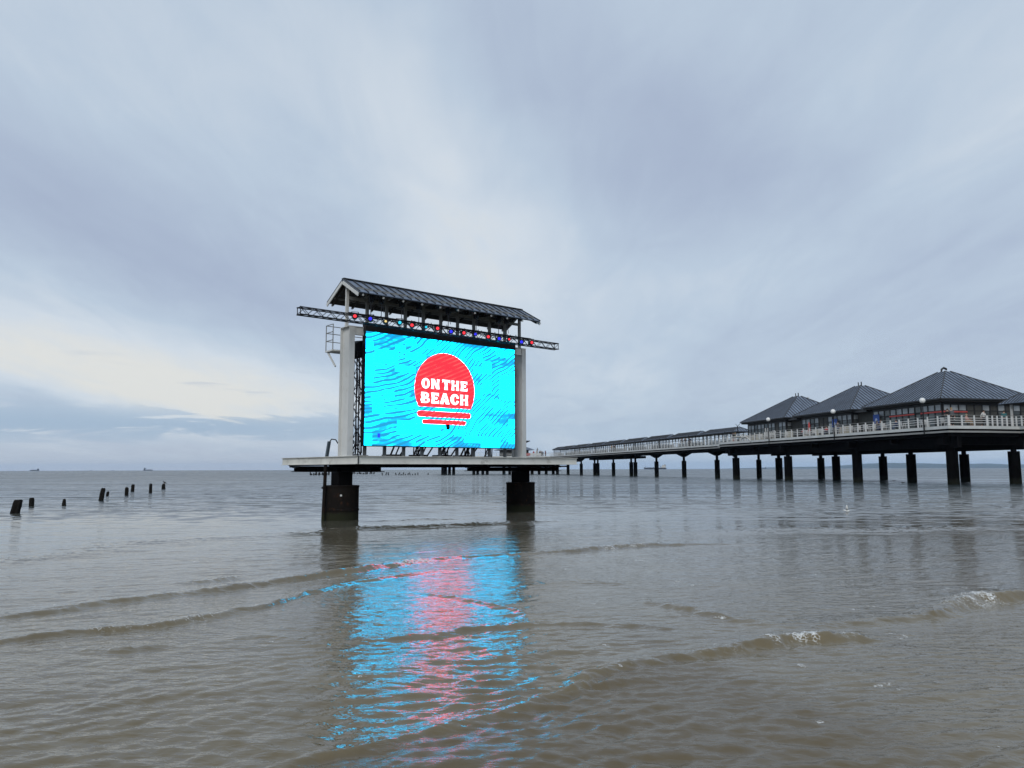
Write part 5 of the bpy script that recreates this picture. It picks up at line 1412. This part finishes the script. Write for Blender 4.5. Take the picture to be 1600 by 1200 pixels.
def birds():
    p = at(1160, 683.5, 54.0)
    g = thing('gull', 'white gull in flight with drooping right wing in front of the platform end', 'gull', p, R(-12)); g.scale = (1.1,) * 3
    g.rotation_euler.x = R(-38)
    gull_body(g)
    wing(g, [((-.05, .09, .03), (0, -.19, 0), .022), ((-.28, .15, .10), (-.01, -.18, 0), .018), ((-.46, .17, .12), (-.02, -.14, 0), .012), ((-.64, .18, .10), (-.03, -.06, 0), .006)], M['gull_white'])
    wing(g, [((.05, .09, .03), (0, -.19, 0), .022), ((.24, .12, .02), (.02, -.18, -.02), .018), ((.36, .02, -.22), (.06, -.14, -.06), .012), ((.52, -.12, -.58), (.05, -.05, -.05), .006)], M['gull_white'])
    p = ground(1324, 800.5)
    g = thing('gull', 'white gull flapping on the water below the pier, nearest bird on the sea', 'gull', (p.x, p.y, .05), R(70)); g.scale = (.5,) * 3
    gull_body(g)
    wing(g, [((-.05, .09, .05), (0, -.16, 0), .014), ((-.10, .10, .24), (0, -.15, 0), .010), ((-.12, .05, .42), (0, -.06, 0), .004)], M['gull_white'])
    wing(g, [((.05, .09, .05), (0, -.16, 0), .014), ((.10, .10, .24), (0, -.15, 0), .010), ((.12, .05, .42), (0, -.06, 0), .004)], M['gull_white'])
    def standing(lb, loc, rz, dark=False, sc=1.0, legs=True, wm=None):
        g = thing('gull', lb, 'bird', loc, rz); g.scale = (sc,) * 3
        m = M['gull_dark'] if dark else M['gull_white']
        sub = gull_body(g, m)
        for o in g.children: o.location.z = .20 if legs else .03; 
        for s in (-1, 1):
            MB().loft([[(s * .072, .10, .03), (s * .080, .06, .055), (s * .074, .02, .065), (s * .07, .02, .0)], [(s * .080, -.05, .02), (s * .084, -.07, .05), (s * .076, -.08, .058), (s * .072, -.08, -.01)], [(s * .03, -.30, .02), (s * .032, -.30, .028), (s * .026, -.30, .03), (s * .024, -.30, .02)]]).build('wing', M['gull_dark'] if dark else M['gull_grey'], g, loc=(0, 0, .20 if legs else .03))
            if legs: MB().tube([(s * .03, 0, 0), (s * .03, 0, .15)], .007, 5).build('leg', M['beak'], g)
        return g
    pp = ground(255.5, 764)
    bd = standing('dark bird perched on the squat pile at the end of the row', (pp.x, pp.y, 8 * pp.y / 1200.0 - .04), R(70), True, .85)
    bd.rotation_euler.x = R(28)
    for px, py, lb in ((1397, 751.5, 'small dark bird swimming under the platform, left of the pair'), (1411, 754.5, 'small dark bird swimming under the platform, right of the pair')):
        q = ground(px, py); standing(lb, (q.x, q.y, 0), R(80), True, .8, False)
    q = pw(8.27 + 1.2, 34.1 + 6.5 - 1.0, 12.35); standing('grey gull standing on the roof slope of the farthest pavilion', q, R(200), False, 1.1)
    q = at(1045, 709.5, 90.0)
    g = thing('gull', 'tiny dark bird flying under the walkway', 'bird', q, R(20)); g.scale = (.5,) * 3
    gull_body(g, M['gull_dark'])
    for s in (-1, 1): wing(g, [((s * .05, .09, .04), (0, -.17, 0), .014), ((s * .30, .10, .14), (0, -.15, 0), .01), ((s * .58, .02, .05), (0, -.05, 0), .004)], M['gull_dark'])
birds()

# ------------------------------------------------------------------ ships on the horizon
def hull(L, B, D, bow=.2, sheer=.0):
    n = 12; mb = MB(); rings = []
    for i in range(n + 1):
        t = i / n; x = (t - .5) * L
        b = B / 2 * (1 - max(0, (t - (1 - bow)) / bow) ** 2 * .98); b *= .75 + .25 * min(1, t / .08)
        z1 = D * (1 + sheer * max(0, (t - .8) / .2) ** 2)
        rings.append([(x, -b, z1), (x, b, z1), (x, b * .92, -1.0), (x, -b * .92, -1.0)])
    return mb.loft(rings)
def ships():
    D = 3000.0
    p = at(1023.5, 731, D)
    s = thing('cargo_ship', 'dark cargo ship with white stern house seen between the walkway columns', 'ship', (p.x, p.y, 0), R(182))
    hull(87, 13, 6.2, .12, .25).build('hull', M['ship_dark'], s)
    MB().box(-14, 10, -4, 4, 6.2, 7.4).box(14, 30, -4, 4, 6.2, 7.4).build('hatch_covers', M['ship_dark'], s)
    MB().box(-41, -25, -5.5, 5.5, 6.2, 10.5).box(-40, -28, -5, 5, 10.5, 13.5).build('deckhouse', M['ship_white'], s, bevel=.3)
    MB().box(-39, -30, -5.8, 5.8, 13.5, 17.0).build('bridge', M['ship_white'], s, bevel=.3)
    MB().box(-41.5, -37, -2, 2, 10.6, 18.5).build('funnel', M['ship_brown'], s)
    MB().beam((-22, 0, 6.5), (-22, 0, 13), .9).beam((-22, 0, 12), (-12, 0, 15), .7).build('crane', M['ship_dark'], s)
    MB().tube([(38, 0, 7), (38, 0, 16)], [.5, .2], 8).build('foremast', M['ship_dark'], s)
    def far_ship(lb, px, wpx, D, stern, tall=1.0):
        p = at(px, 734, D); L = wpx * D / 1207.0
        s = thing('cargo_ship', lb, 'ship', (p.x, p.y, 0), 0 if stern < 0 else math.pi, 'ships on the horizon')
        hull(L, L * .16, L * .085, .15, .3).build('hull', M['ship_dark'], s)
        MB().box(-L * .44, -L * .30, -L * .06, L * .06, L * .085, L * .24 * tall).build('deckhouse', M['ship_dark'], s)
        for q in (-.1, .1, .28): MB().box(L * q - L * .05, L * q + L * .05, -L * .05, L * .05, L * .085, L * .125).build('deck_crane', M['ship_dark'], s)
        return s
    far_ship('long low cargo ship on the horizon at the far left', 54, 14.5, 5200, 1)
    far_ship('long low cargo ship on the horizon, right one of the two large', 231.5, 14.5, 5200, -1, 1.2)
    far_ship('very small ship on the horizon, left one of the two specks', 142, 4, 7000, 1, 1.4)
    far_ship('very small ship on the horizon, right one of the two specks', 176, 3.6, 7500, 1, 1.3)
    far_ship('small vessel with tall mast seen below the farthest pavilion', 1194, 6.5, 3200, 1, 2.0)
    far_ship('small dark vessel partly hidden by a column below the farthest pavilion', 1219, 6, 3200, 1, 1.0)
    p = ground(669, 741.5)
    b = thing('buoy', 'tiny dark buoy floating left of the far pier columns', 'buoy', (p.x, p.y, 0))
    MB().lathe([(.25, -.2), (.32, .0), (.25, .25), (.08, .32), (.07, .5), (.12, .52), (.02, .62)], 12).build('float', M['old_wood'], b)
ships()

# ------------------------------------------------------------------ the air
hz = MB().box(-17500, 17500, -17500, 17500, -2.5, 130).build('haze')
hm = bpy.data.materials.new('sea_haze'); hm.use_nodes = True
hn = hm.node_tree; hn.nodes.clear()
ho = hn.nodes.new('ShaderNodeOutputMaterial'); hv = hn.nodes.new('ShaderNodeVolumePrincipled')
hv.inputs['Color'].default_value = (0.56, 0.75, 1.0, 1); hv.inputs['Density'].default_value = 5e-5; hv.inputs['Anisotropy'].default_value = 0.0
hn.links.new(hv.outputs[0], ho.inputs['Volume'])
hz.data.materials.append(hm)
tag(hz, kind='stuff')
